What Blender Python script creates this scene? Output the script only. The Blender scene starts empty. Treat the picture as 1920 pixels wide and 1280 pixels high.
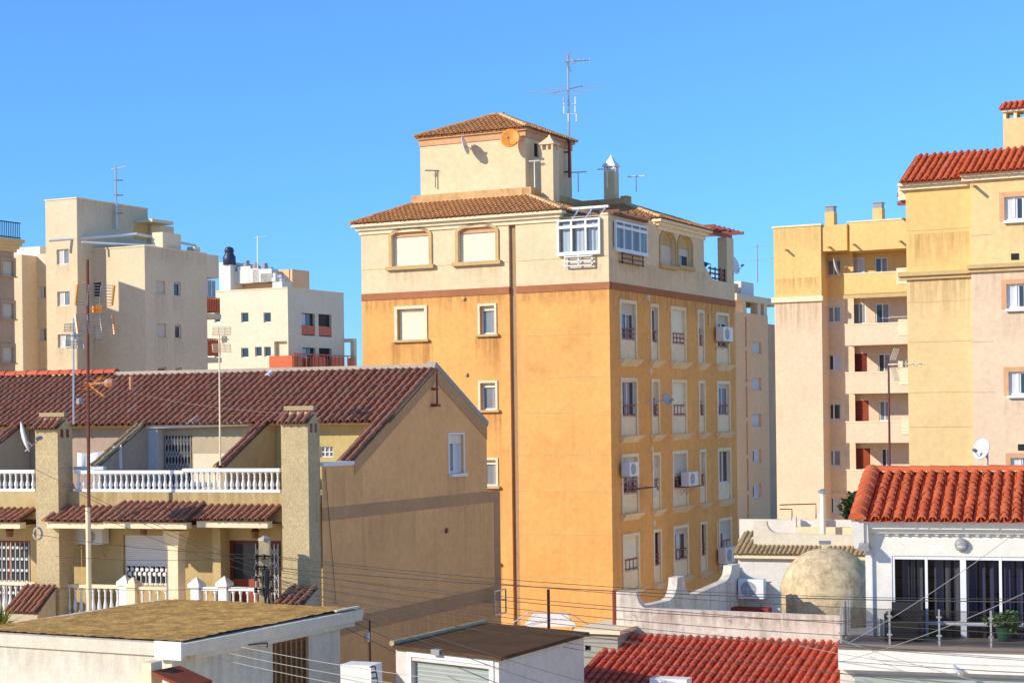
import bpy, bmesh, math, random
from mathutils import Vector as V, Matrix
RND = random.Random(11)
C = bpy.context.scene.collection
# ------------------------------------------------------------------ camera model
FPX, CX, CY, ROLL, H = 3300.0, 960.0, 780.0, 0.013, 9.0
SR, CR = math.sin(ROLL), math.cos(ROLL)
CAM = V((0, 0, H))
def ray(px, py):
    u = (px-CX)/FPX; v = (CY-py)/FPX
    return V((u*CR+v*SR, 1, -u*SR+v*CR))
def P(px, py, Y): return CAM + ray(px, py)*Y
def zat(p, py):                       # height of the point above plan position p seen at image row py
    v = (CY-py)/FPX
    return H + (v - p[0]/p[1]*SR)/CR*p[1]
class Fr:                             # a vertical facade plane: origin, direction along it, outward normal
    def __init__(s, O, d, n): s.O = V((O[0], O[1], 0)); s.d = V((d[0], d[1], 0)); s.n = V((n[0], n[1], 0))
    def pt(s, a, z, o=0): p = s.O + s.d*a + s.n*o; return V((p.x, p.y, z))
    def at(s, px, py, o=0):
        r = ray(px, py); O = s.O + s.n*o
        t = (O-CAM).dot(s.n)/r.dot(s.n); p = CAM + r*t
        return (p-O).dot(s.d), p.z
    def s(s, px, py=600): return s.at(px, py)[0]
    def z(s, px, py): return s.at(px, py)[1]
    def rect(s, x0, y0, x1, y1, o=0):
        a, z1 = s.at(x0, y0, o); b, z0 = s.at(x1, y1, o)
        return (min(a, b), max(a, b), min(z0, z1), max(z0, z1))
    def off(s, o): return Fr(s.O+s.n*o, s.d, s.n)
def frames(px, py, Y, aL=27, aR=27):  # left-receding and right-receding facade of a building whose near corner is seen at px
    O = P(px, py, Y); a = math.radians(aL); b = math.radians(aR)
    return (Fr(O, (-math.cos(a), math.sin(a)), (-math.sin(a), -math.cos(a))),
            Fr(O, (math.sin(b), math.cos(b)), (math.cos(b), -math.sin(b))))
# ------------------------------------------------------------------ mesh builder
class MB:
    def __init__(s): s.v = []; s.f = []; s.uv = None
    def add(s, vs, fs):
        k = len(s.v); s.v += [V(v) for v in vs]; s.f += [[k+i for i in f] for f in fs]; return s
    def poly(s, pts): return s.add(pts, [list(range(len(pts)))])
    def prism(s, pts, ex):             # closed prism: polygon and its copy moved by ex
        n = len(pts); ex = V(ex)
        return s.add(list(pts)+[V(p)+ex for p in pts], [list(range(n))[::-1], list(range(n, 2*n))]+[[i, (i+1) % n, n+(i+1) % n, n+i] for i in range(n)])
    def hexa(s, b, t): return s.add(list(b)+list(t), [[3,2,1,0],[4,5,6,7]]+[[i,(i+1)%4,4+(i+1)%4,4+i] for i in range(4)])
    def fbox(s, F, s0, s1, z0, z1, o0, o1):
        return s.hexa([F.pt(s0,z0,o0),F.pt(s1,z0,o0),F.pt(s1,z0,o1),F.pt(s0,z0,o1)],[F.pt(s0,z1,o0),F.pt(s1,z1,o0),F.pt(s1,z1,o1),F.pt(s0,z1,o1)])
    def wedge(s, F, s0, s1, z0, z1, o0, o1, inset):   # corbel: bottom drawn in towards the wall and sides
        return s.hexa([F.pt(s0+inset,z0,o0),F.pt(s1-inset,z0,o0),F.pt(s1-inset,z0,o0+.02),F.pt(s0+inset,z0,o0+.02)],
                      [F.pt(s0,z1,o0),F.pt(s1,z1,o0),F.pt(s1,z1,o1),F.pt(s0,z1,o1)])
    def tube(s, pts, r, n=6, r2=None):
        pts = [V(p) for p in pts]; m = len(pts); k = len(s.v); r2 = r if r2 is None else r2
        for i, p in enumerate(pts):
            t = (pts[min(i+1, m-1)]-pts[max(i-1, 0)]).normalized()
            a = t.cross(V((0, 0, 1)))
            if a.length < .05: a = t.cross(V((1, 0, 0)))
            a.normalize(); b = t.cross(a); rr = r+(r2-r)*i/max(1, m-1)
            for j in range(n):
                q = 2*math.pi*j/n; s.v.append(p+a*(rr*math.cos(q))+b*(rr*math.sin(q)))
        for i in range(m-1):
            for j in range(n): s.f.append([k+i*n+j, k+i*n+(j+1) % n, k+(i+1)*n+(j+1) % n, k+(i+1)*n+j])
        s.f.append([k+j for j in range(n)][::-1]); s.f.append([k+(m-1)*n+j for j in range(n)]); return s
    def lathe(s, c, prof, n=12, axis=V((0,0,1))):      # prof = (radius, height) pairs
        c = V(c); axis = V(axis).normalized(); a = axis.cross(V((0,0,1)))
        if a.length < .05: a = axis.cross(V((1,0,0)))
        a.normalize(); b = axis.cross(a); k = len(s.v)
        for r, h in prof:
            for j in range(n):
                q = 2*math.pi*j/n; s.v.append(c+axis*h+a*(r*math.cos(q))+b*(r*math.sin(q)))
        for i in range(len(prof)-1):
            for j in range(n): s.f.append([k+i*n+j, k+i*n+(j+1)%n, k+(i+1)*n+(j+1)%n, k+(i+1)*n+j])
        s.f.append([k+j for j in range(n)][::-1]); s.f.append([k+(len(prof)-1)*n+j for j in range(n)]); return s
    def wall(s, F, s0, s1, z0, z1, holes=(), dep=.2, back=True):  # sheet with window openings and their reveals
        if s0 > s1: s0, s1 = s1, s0
        hs = [(max(a,s0),min(b,s1),max(c,z0),min(d,z1)) for a,b,c,d in holes]
        hs = [h for h in hs if h[1]-h[0]>.01 and h[3]-h[2]>.01]
        S = sorted({s0,s1}|{h[i] for h in hs for i in (0,1)}); Z = sorted({z0,z1}|{h[i] for h in hs for i in (2,3)})
        for i in range(len(S)-1):
            for j in range(len(Z)-1):
                cs, cz = (S[i]+S[i+1])/2, (Z[j]+Z[j+1])/2
                if any(a<cs<b and c<cz<d for a,b,c,d in hs): continue
                s.poly([F.pt(S[i],Z[j]),F.pt(S[i+1],Z[j]),F.pt(S[i+1],Z[j+1]),F.pt(S[i],Z[j+1])])
        for a,b,c,d in hs:
            q = [(a,c),(b,c),(b,d),(a,d)]
            for i in range(4):
                (x,y),(X,Y) = q[i],q[(i+1)%4]
                s.poly([F.pt(x,y),F.pt(X,Y),F.pt(X,Y,-dep),F.pt(x,y,-dep)])
            if back: s.poly([F.pt(x,y,-dep-.01) for x,y in q])
        return s
    def build(s, name, mat, parent=None, smooth=False, fix=True):
        me = bpy.data.meshes.new(name); o0 = V(parent['org']) if parent else V((0,0,0))
        me.from_pydata([tuple(v-o0) for v in s.v], [], s.f)
        if s.uv:
            ul = me.uv_layers.new(name='UVMap')
            for i, u in enumerate(s.uv): ul.data[i].uv = u
        if fix:
            bm = bmesh.new(); bm.from_mesh(me); bmesh.ops.recalc_face_normals(bm, faces=bm.faces); bm.to_mesh(me); bm.free()
        for p in me.polygons: p.use_smooth = smooth
        me.materials.append(mat); return link(name, me, parent)
def link(name, me, parent=None):
    o = bpy.data.objects.new(name, me); C.objects.link(o)
    if parent:
        o.parent = parent; o['org'] = list(parent['org'])
        if 'org' in parent and me is not None: pass
    else: o['org'] = [0,0,0]
    return o
def thing(name, label, cat, loc, group=None):
    o = bpy.data.objects.new(name, None); C.objects.link(o); o.empty_display_size = .3
    o.location = loc; o['org'] = list(loc); o['label'] = label; o['category'] = cat
    if group: o['group'] = group
    return o
def tag(o, label, cat, group=None):
    o['label'] = label; o['category'] = cat
    if group: o['group'] = group
    return o
def single(mb, name, mat, label, cat, group=None, smooth=False):   # a thing that is one mesh, its origin at its base
    z = min(v.z for v in mb.v); n = len(mb.v)
    c = V((sum(v.x for v in mb.v)/n, sum(v.y for v in mb.v)/n, z))
    mb.v = [v-c for v in mb.v]; o = mb.build(name, mat, None, smooth); o.location = c; o['org'] = list(c)
    return tag(o, label, cat, group)
# ------------------------------------------------------------------ materials
def nt(name):
    m = bpy.data.materials.new(name); m.use_nodes = True; t = m.node_tree; return m, t, t.nodes['Principled BSDF']
def L(t, a, b): t.links.new(a, b)
def plain(name, col, rough=.6, metal=0, spec=.4, bump=0, var=.12, sc=6):
    m, t, b = nt(name); b.inputs['Roughness'].default_value = rough; b.inputs['Metallic'].default_value = metal
    b.inputs['Specular IOR Level'].default_value = spec
    tc = t.nodes.new('ShaderNodeTexCoord'); n = t.nodes.new('ShaderNodeTexNoise'); n.inputs['Scale'].default_value = sc; n.inputs['Detail'].default_value = 5
    L(t, tc.outputs['Object'], n.inputs['Vector'])
    mx = t.nodes.new('ShaderNodeMix'); mx.data_type = 'RGBA'
    mx.inputs['A'].default_value = (*[c*(1-var) for c in col], 1); mx.inputs['B'].default_value = (*[min(1, c*(1+var)) for c in col], 1)
    L(t, n.outputs['Fac'], mx.inputs['Factor']); L(t, mx.outputs['Result'], b.inputs['Base Color'])
    if bump:
        bp = t.nodes.new('ShaderNodeBump'); bp.inputs['Strength'].default_value = bump; bp.inputs['Distance'].default_value = .02
        n2 = t.nodes.new('ShaderNodeTexNoise'); n2.inputs['Scale'].default_value = 45; n2.inputs['Detail'].default_value = 4
        L(t, tc.outputs['Object'], n2.inputs['Vector']); L(t, n2.outputs['Fac'], bp.inputs['Height']); L(t, bp.outputs['Normal'], b.inputs['Normal'])
    return m
def stucco(name, col, stain=None, amt=.35, var=.1, sc=.5, streak=.3, grain=.5, grains=60, speck=0, mott=.13):
    """painted render: broad mottling, vertical rain streaks, fine grain; stain = second colour of weathering"""
    m, t, b = nt(name); b.inputs['Roughness'].default_value = .9; b.inputs['Specular IOR Level'].default_value = .15
    N = t.nodes.new; tc = N('ShaderNodeTexCoord')
    def noise(scale, det, vec=None, rough=.6):
        n = N('ShaderNodeTexNoise'); n.inputs['Scale'].default_value = scale; n.inputs['Detail'].default_value = det; n.inputs['Roughness'].default_value = rough
        L(t, vec or tc.outputs['Object'], n.inputs['Vector']); return n.outputs['Fac']
    def mix(f, a, c):
        x = N('ShaderNodeMix'); x.data_type = 'RGBA'
        for k, v in (('Factor', f), ('A', a), ('B', c)):
            if isinstance(v, (tuple, list)): x.inputs[k].default_value = (*v, 1)
            elif isinstance(v, float): x.inputs[k].default_value = v
            else: L(t, v, x.inputs[k])
        return x.outputs['Result']
    def ramp(f, lo, hi, k=1.0):
        r = N('ShaderNodeMapRange'); r.inputs['From Min'].default_value = lo; r.inputs['From Max'].default_value = hi; r.inputs['To Max'].default_value = k
        L(t, f, r.inputs['Value']); return r.outputs['Result']
    stain = stain or tuple(c*.7 for c in col)
    c1 = mix(ramp(noise(sc, 7), .3, .7), tuple(c*(1-var) for c in col), tuple(min(1, c*(1+var)) for c in col))
    mp = N('ShaderNodeMapping'); mp.inputs['Scale'].default_value = (2.2, 2.2, .12); L(t, tc.outputs['Object'], mp.inputs['Vector'])
    c2 = mix(ramp(noise(1.0, 6, mp.outputs['Vector'], .7), .52, .8, streak), c1, stain)
    c3 = mix(ramp(noise(sc*3.1, 9, None, .7), .54, .75, amt), c2, stain)
    mr_ = N('ShaderNodeMapRange'); mr_.inputs['From Min'].default_value = .3; mr_.inputs['From Max'].default_value = .7; mr_.inputs['To Min'].default_value = 1-mott; mr_.inputs['To Max'].default_value = 1+mott*.6
    L(t, noise(4.5, 8, None, .75), mr_.inputs['Value']); hs = N('ShaderNodeHueSaturation'); L(t, mr_.outputs['Result'], hs.inputs['Value']); L(t, c3, hs.inputs['Color']); c3 = hs.outputs['Color']
    if speck: c3 = mix(ramp(noise(grains*.6, 3), .4, .62, speck), c3, tuple(c*.45 for c in col))
    L(t, c3, b.inputs['Base Color'])
    bp = N('ShaderNodeBump'); bp.inputs['Strength'].default_value = grain; bp.inputs['Distance'].default_value = .015
    L(t, noise(grains, 4), bp.inputs['Height']); L(t, bp.outputs['Normal'], b.inputs['Normal'])
    return m
def tilemat(name, cols, dirt=(.05,.04,.03), damt=.5, rough=.75):
    """clay tiles: every tile (UV cell) its own shade, plus lichen and soot"""
    m, t, b = nt(name); b.inputs['Roughness'].default_value = rough; b.inputs['Specular IOR Level'].default_value = .2; N = t.nodes.new
    uv = N('ShaderNodeUVMap'); fl = N('ShaderNodeVectorMath'); fl.operation = 'FLOOR'; L(t, uv.outputs['UV'], fl.inputs[0])
    w = N('ShaderNodeTexWhiteNoise'); w.noise_dimensions = '2D'; L(t, fl.outputs['Vector'], w.inputs['Vector'])
    r = N('ShaderNodeValToRGB'); e = r.color_ramp.elements
    for i, c in enumerate(cols):
        q = i/(len(cols)-1); x = e[0] if i == 0 else (e[1] if i == len(cols)-1 else e.new(q)); x.position = q; x.color = (*c, 1)
    L(t, w.outputs['Value'], r.inputs['Fac'])
    tc = N('ShaderNodeTexCoord'); n = N('ShaderNodeTexNoise'); n.inputs['Scale'].default_value = 1.6; n.inputs['Detail'].default_value = 9; n.inputs['Roughness'].default_value = .75
    L(t, tc.outputs['Object'], n.inputs['Vector'])
    mr = N('ShaderNodeMapRange'); mr.inputs['From Min'].default_value = .42; mr.inputs['From Max'].default_value = .72; mr.inputs['To Max'].default_value = damt; L(t, n.outputs['Fac'], mr.inputs['Value'])
    mx = N('ShaderNodeMix'); mx.data_type = 'RGBA'; L(t, mr.outputs['Result'], mx.inputs['Factor']); L(t, r.outputs['Color'], mx.inputs['A']); mx.inputs['B'].default_value = (*dirt, 1)
    L(t, mx.outputs['Result'], b.inputs['Base Color'])
    bp = N('ShaderNodeBump'); bp.inputs['Strength'].default_value = .3; bp.inputs['Distance'].default_value = .01
    n2 = N('ShaderNodeTexNoise'); n2.inputs['Scale'].default_value = 30; L(t, tc.outputs['Object'], n2.inputs['Vector']); L(t, n2.outputs['Fac'], bp.inputs['Height']); L(t, bp.outputs['Normal'], b.inputs['Normal'])
    return m
def glassmat(name, tint=(.8,.85,.88), refl=.12):
    m, t, b = nt(name); t.nodes.remove(b); N = t.nodes.new; out = t.nodes['Material Output']
    tr = N('ShaderNodeBsdfTransparent'); tr.inputs['Color'].default_value = (*tint, 1)
    g = N('ShaderNodeBsdfGlossy'); g.inputs['Roughness'].default_value = .03
    lw = N('ShaderNodeFresnel'); io = 1.25+refl*1.5; ge = N('ShaderNodeNewGeometry'); ma = N('ShaderNodeMath'); ma.operation = 'MULTIPLY_ADD'
    L(t, ge.outputs['Backfacing'], ma.inputs[0]); ma.inputs[1].default_value = 1/io-io; ma.inputs[2].default_value = io; L(t, ma.outputs['Value'], lw.inputs['IOR'])   # same reflection from both sides of the pane
    x = N('ShaderNodeMixShader'); L(t, lw.outputs['Fac'], x.inputs['Fac']); L(t, tr.outputs['BSDF'], x.inputs[1]); L(t, g.outputs['BSDF'], x.inputs[2]); L(t, x.outputs['Shader'], out.inputs['Surface'])
    return m
M = dict(
 orange=stucco('orange_render', (.86,.435,.135), (.60,.28,.09), .5, .10, .35, .5, mott=.15),
 cream=stucco('cream_render', (.80,.62,.38), (.52,.37,.21), .25, .07, .4, .28),
 band=stucco('terracotta_paint', (.42,.17,.075), None, .3, .1, .6, .2),
 trim=stucco('ochre_moulding', (.62,.42,.19), (.35,.22,.1), .25, .08, .8, .2),
 peach=stucco('peach_moulding', (.68,.38,.2), None, .2),
 ivory=stucco('ivory_paint', (.90,.73,.48), (.55,.42,.26), .2, .05, .6, .2),
 white=plain('white_paint', (.8,.79,.76), .55, var=.05),
 shut=plain('cream_shutter', (.83,.77,.58), .5, var=.05),
 shutg=plain('beige_shutter', (.6,.55,.45), .5, var=.06),
 pane=plain('dark_pane', (.035,.045,.055), .06, 0, .6, var=.4, sc=1.2),
 panel=plain('pale_pane', (.22,.25,.27), .08, 0, .6, var=.4, sc=1.2),
 red=plain('dark_red_paint', (.20,.035,.025), .5), redrail=plain('brick_red_rail', (.27,.055,.04), .5),
 orail=plain('orange_rail', (.62,.12,.03), .5, var=.25),
 curtain=plain('pale_curtain', (.62,.62,.62), .9, var=.1), curtaing=plain('grey_curtain', (.30,.30,.32), .9),
 steel=plain('galvanised_steel', (.5,.51,.52), .4, .7), alu=plain('aluminium', (.72,.72,.72), .35, .6),
 rust=plain('rusty_mast', (.17,.055,.035), .7, .2, var=.4), dark=plain('dark_metal', (.03,.03,.033), .5, .3),
 cable=plain('black_cable', (.075,.06,.05), .7), cablew=plain('pale_cable', (.5,.47,.42), .7),
 orod=plain('orange_plastic', (.82,.29,.03), .5, var=.3), wplast=plain('white_plastic', (.78,.77,.74), .45, var=.06),
 gplast=plain('grey_plastic', (.3,.3,.3), .5), dish=plain('dish_white', (.78,.77,.74), .5, var=.06), dishg=plain('dish_grey', (.42,.41,.4), .5),
 wood=plain('brown_wood', (.16,.06,.03), .6, var=.35, sc=3), wood2=plain('red_wood', (.33,.07,.03), .55, var=.25, sc=3),
 drk=plain('dark_interior', (.02,.02,.022), .9),
 t_brown=tilemat('brown_tiles', [(.68,.33,.12),(.82,.48,.20),(.74,.39,.15),(.84,.57,.29),(.58,.27,.10)], (.26,.14,.055), .5),
 groovem=stucco('brown_groove',(.42,.27,.15),None,.3),
 t_wine=tilemat('wine_tiles', [(.39,.165,.10),(.50,.28,.18),(.43,.20,.13),(.54,.35,.24),(.32,.12,.07)], (.26,.18,.11), .6),
 t_red=tilemat('red_tiles', [(.70,.17,.06),(.80,.27,.11),(.74,.20,.07),(.82,.34,.17),(.60,.12,.04)], (.42,.11,.045), .3),
 t_red2=tilemat('brick_red_tiles', [(.66,.14,.075),(.76,.21,.11),(.70,.17,.085),(.80,.30,.18),(.56,.10,.05)], (.38,.09,.045), .35),
 t_old=tilemat('old_olive_tiles', [(.42,.31,.17),(.50,.37,.21),(.45,.34,.19)], (.2,.15,.09), .5),
 ridgec=stucco('mortar_ridge', (.66,.47,.24), (.35,.2,.08), .4), ridgep=stucco('pale_mortar', (.5,.42,.33), (.3,.22,.15), .4),
)
def stainmat(name, col, k=.75):
    m, t, b = nt(name); N = t.nodes.new; b.inputs['Base Color'].default_value = (*col,1); b.inputs['Roughness'].default_value = .95
    uv = N('ShaderNodeUVMap'); mp = N('ShaderNodeMapping'); mp.inputs['Scale'].default_value = (4.5,.55,1); L(t, uv.outputs['UV'], mp.inputs['Vector'])
    n = N('ShaderNodeTexNoise'); n.inputs['Scale'].default_value = 1; n.inputs['Detail'].default_value = 7; n.inputs['Roughness'].default_value = .7; L(t, mp.outputs['Vector'], n.inputs['Vector'])
    r = N('ShaderNodeMapRange'); r.inputs['From Min'].default_value = .4; r.inputs['From Max'].default_value = .85; L(t, n.outputs['Fac'], r.inputs['Value'])
    sx = N('ShaderNodeSeparateXYZ'); L(t, uv.outputs['UV'], sx.inputs['Vector'])
    f = N('ShaderNodeMapRange'); f.inputs['From Min'].default_value = 1; f.inputs['From Max'].default_value = .06; f.inputs['To Max'].default_value = k; L(t, sx.outputs['Y'], f.inputs['Value'])
    f.interpolation_type = 'SMOOTHSTEP'
    mu = N('ShaderNodeMath'); mu.operation = 'MULTIPLY'; L(t, r.outputs['Result'], mu.inputs[0]); L(t, f.outputs['Result'], mu.inputs[1]); L(t, mu.outputs['Value'], b.inputs['Alpha']); return m
M['st_brown'] = stainmat('brown_stain', (.30,.15,.055), .6); M['st_grey'] = stainmat('grey_stain', (.24,.18,.13), .3)
def stain(b, F, s0, s1, ztop, ln, mat='st_brown', o=.004):
    mb = MB(); mb.poly([F.pt(s0,ztop,o),F.pt(s1,ztop,o),F.pt(s1,ztop-ln,o),F.pt(s0,ztop-ln,o)]); r = RND.uniform(0,50); w = abs(s1-s0)
    mb.uv = [(r,0),(r+w,0),(r+w,1),(r,1)]; return mb.build('rain_stain', M[mat], b, False, False)
# ------------------------------------------------------------------ building pieces
def tiles(name, parent, mat, E0, e, h, W, run, pitch, clips=(), tw=.2, tl=.32, r=.055, lift=.03, under=None):
    """barrel tile slope. E0 eave start, e eave direction, h horizontal up-slope direction, run horizontal depth, pitch=tan;
    clips: (point, normal) vertical planes, the side the normal points to is cut off"""
    e = V((e[0],e[1],0)).normalized(); h = V((h[0],h[1],0)).normalized(); sec = math.sqrt(1+pitch*pitch)
    u = (h+V((0,0,pitch)))/sec; nz = e.cross(u)
    if nz.z < 0: nz = -nz
    Ls = run*sec; E0 = V(E0); nc = max(1, round(W/tw)); tw = W/nc; nr = max(1, round(Ls/tl)); tl = Ls/nr
    v = []; f = []; uv = []
    prof = []
    for i in range(7):
        q = math.pi*i/6; prof.append((.5-.34*math.cos(q), r*math.sin(q)))
    ch = [(-.16,0),(-.02,-.35*r),(.16,0)]
    for c in range(nc):
        jx0 = RND.uniform(-.05,.05)
        for k in range(nr):
            jl = lift*RND.uniform(.75,1.35); jx = (jx0+RND.uniform(-.05,.05))*tw; jr = RND.uniform(.94,1.06)
            y0 = k*tl-RND.uniform(.02,.045); y1 = (k+1)*tl+.02
            for pr, lf in ((prof, jl), (ch, jl*.35)):
                b = len(v); m = len(pr)
                for y, ll, sc in ((y0, lf, 1.0), (y1, .004, .86 if pr is prof else 1)):
                    for x, z in pr:
                        X = .5+(x-.5)*sc*jr if pr is prof else x
                        v.append(E0+e*((c+X)*tw+jx)+u*y+nz*(z*(1 if pr is not prof else (.8+.2*sc))+ll))
                for i in range(m-1):
                    f.append([b+i,b+i+1,b+m+i+1,b+m+i]); uv += [(c+.5+nc*7, k+.5)]*4
                if pr is prof:                     # thickness at the lower lip
                    b2 = len(v)
                    for x, z in pr: v.append(E0+e*((c+.5+(x-.5)*.78)*tw+jx)+u*y0+nz*(z*.72+lf-.012))
                    for i in range(m-1):
                        f.append([b+i,b2+i,b2+i+1,b+i+1]); uv += [(c+.5+nc*7, k+.5)]*4
    b = len(v)                                      # bedding sheet below the tiles
    for x, y in ((0,0),(W,0),(W,Ls),(0,Ls)): v.append(E0+e*x+u*y-nz*(.35*r+.012))
    f.append([b,b+1,b+2,b+3]); uv += [(.5,.5)]*4
    mb = MB(); mb.v = v; mb.f = f; mb.uv = uv
    o = mb.build(name, mat, parent, False, False)
    if clips:
        bm = bmesh.new(); bm.from_mesh(o.data); og = V(o['org'])
        for p, n in clips:
            bmesh.ops.bisect_plane(bm, geom=bm.verts[:]+bm.edges[:]+bm.faces[:], plane_co=V(p)-og, plane_no=V((n[0],n[1],n[2] if len(n)>2 else 0)), clear_outer=True)
        bm.to_mesh(o.data); bm.free()
    return o
def ridge(name, parent, mat, p0, p1, r=.09, tl=.38):
    """a row of half-round capping tiles"""
    p0 = V(p0); p1 = V(p1); Ln = (p1-p0).length; n = max(1, round(Ln/tl)); d = (p1-p0)/Ln; tl = Ln/n
    a = d.cross(V((0,0,1))).normalized(); up = a.cross(d); mb = MB(); uv = []
    for k in range(n):
        b = len(mb.v); j = RND.uniform(-.008,.008)
        for y, rr in ((k*tl-.03, r*1.08), ((k+1)*tl, r*.92)):
            for i in range(9):
                q = math.pi*i/8; mb.v.append(p0+d*y+a*(rr*1.15*math.cos(q))+up*(rr*math.sin(q)+j))
        for i in range(8): mb.f.append([b+i,b+i+1,b+9+i+1,b+9+i]); uv += [(k+.5,91.5)]*4
        mb.f.append(list(range(b,b+9))); uv += [(k+.5,91.5)]*9
        mb.f.append(list(range(b+9,b+18))); uv += [(k+.5,91.5)]*9
    mb.uv = uv
    return mb.build(name, mat, parent, False, False)
def slats(mb, F, s0, s1, z0, z1, o, step=.055, amp=.012):
    n = max(1, int((z1-z0)/step)); st = (z1-z0)/n
    for i in range(n):
        a, b = z0+i*st, z0+(i+1)*st
        mb.poly([F.pt(s0,a,o),F.pt(s1,a,o),F.pt(s1,a+st*.75,o+amp),F.pt(s0,a+st*.75,o+amp)])
        mb.poly([F.pt(s0,a+st*.75,o+amp),F.pt(s1,a+st*.75,o+amp),F.pt(s1,b,o),F.pt(s0,b,o)])
def folds(mb, F, s0, s1, z0, z1, o, per=.14, amp=.03):
    n = max(2, int((s1-s0)/per*6)); ph = RND.uniform(0,6)
    for i in range(n):
        a, b = s0+(s1-s0)*i/n, s0+(s1-s0)*(i+1)/n
        fa = math.sin(a/per*6.28+ph)*amp*(.6+.4*math.sin(a*3)); fb = math.sin(b/per*6.28+ph)*amp*(.6+.4*math.sin(b*3))
        mb.poly([F.pt(a,z0,o+fa),F.pt(b,z0,o+fb),F.pt(b,z1,o+fb*.7),F.pt(a,z1,o+fa*.7)])
def bars(mb, F, s0, s1, z0, z1, o0, o1, w, cols=1, rows=1):
    mb.fbox(F,s0,s0+w,z0,z1,o0,o1); mb.fbox(F,s1-w,s1,z0,z1,o0,o1)
    mb.fbox(F,s0+w,s1-w,z0,z0+w,o0,o1); mb.fbox(F,s0+w,s1-w,z1-w,z1,o0,o1)
    for i in range(1,cols):
        c = s0+(s1-s0)*i/cols; mb.fbox(F,c-w/2,c+w/2,z0+w,z1-w,o0,o1+.004)
    for i in range(1,rows):
        c = z0+(z1-z0)*i/rows; mb.fbox(F,s0+w,s1-w,c-w/2,c+w/2,o0+.004,o1-.003)
def window(b, F, r, dep=.18, fr='white', fw=.05, cols=2, rows=1, shut=0, shm='shut', pane='pane', cur=None, sur=None, sw=.1, sill=None, sx=.12, rail=None, name='window', so=.035):
    s0,s1,z0,z1 = r; mb = MB(); bars(mb,F,s0+.003,s1-.003,z0+.003,z1-.003,-dep,-dep+.055,fw,cols,rows)
    w = mb.build(name, M[fr], b)
    MB().poly([F.pt(s0,z0,-dep+.02),F.pt(s1,z0,-dep+.02),F.pt(s1,z1,-dep+.02),F.pt(s0,z1,-dep+.02)]).build('pane', M[pane], w)
    if shut:
        mb = MB(); slats(mb,F,s0+.02,s1-.02,z1-(z1-z0)*shut,z1-.005,-dep+.065); mb.fbox(F,s0+.02,s1-.02,z1-(z1-z0)*shut-.03,z1-(z1-z0)*shut,-dep+.058,-dep+.085); mb.build('shutter', M[shm], w)
    if cur:
        a, c, mt = cur; mb = MB(); folds(mb,F,s0+fw+(s1-s0-2*fw)*a,s0+fw+(s1-s0-2*fw)*c,z0+fw,z1-fw,-dep+.033,.13,.008); mb.build('curtain', M[mt], w)
    if sur:
        mb = MB(); mb.fbox(F,s0-sw,s0,z0,z1+sw,.001,so); mb.fbox(F,s1,s1+sw,z0,z1+sw,.001,so); mb.fbox(F,s0,s1,z1,z1+sw,.001,so-.003); mb.build('surround', M[sur], w)
    if sill:
        MB().fbox(F,s0-sx,s1+sx,z0-.09,z0-.002,.001,.13).build('sill', M[sill], w)
    if rail:
        mt, hh, n = rail; mb = MB()
        for k in range(n):
            zz = z0+.06+hh*k/max(1,n-1); mb.fbox(F,s0+.004,s1-.004,zz,zz+.05,-.07,-.03)
        for q in (.25,.5,.75): mb.fbox(F,s0+(s1-s0)*q-.012,s0+(s1-s0)*q+.012,z0+.03,z0+.06+hh,-.062,-.038)
        mb.build('railing', M[mt], w)
    return w
def arch(mb, F, s0, s1, zs, rise, w, o0, o1, n=14):
    """segmental arch band of width w over the opening s0..s1 springing at zs"""
    c = (s0+s1)/2; hw = (s1-s0)/2
    def q(t, k): x = math.cos(t); return F.pt(c+x*(hw+k), zs+(rise+k)*math.sin(t), 0)
    for i in range(n):
        t0, t1 = math.pi*i/n, math.pi*(i+1)/n
        a,b,c2,d = q(t0,0),q(t1,0),q(t1,w),q(t0,w)
        mb.hexa([a+F.n*o0,b+F.n*o0,c2+F.n*o0,d+F.n*o0],[a+F.n*o1,b+F.n*o1,c2+F.n*o1,d+F.n*o1])
def spandrel(mb, F, s0, s1, zs, rise, o0, o1, n=14):
    """wall filling between an arch and its bounding rectangle"""
    c = (s0+s1)/2; hw = (s1-s0)/2; zt = zs+rise
    for i in range(n):
        t0, t1 = math.pi*i/n, math.pi*(i+1)/n
        x0,x1 = c+hw*math.cos(t0), c+hw*math.cos(t1); y0,y1 = zs+rise*math.sin(t0), zs+rise*math.sin(t1)
        mb.hexa([F.pt(x0,y0,o0),F.pt(x1,y1,o0),F.pt(x1,zt,o0),F.pt(x0,zt,o0)],[F.pt(x0,y0,o1),F.pt(x1,y1,o1),F.pt(x1,zt,o1),F.pt(x0,zt,o1)])
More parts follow.
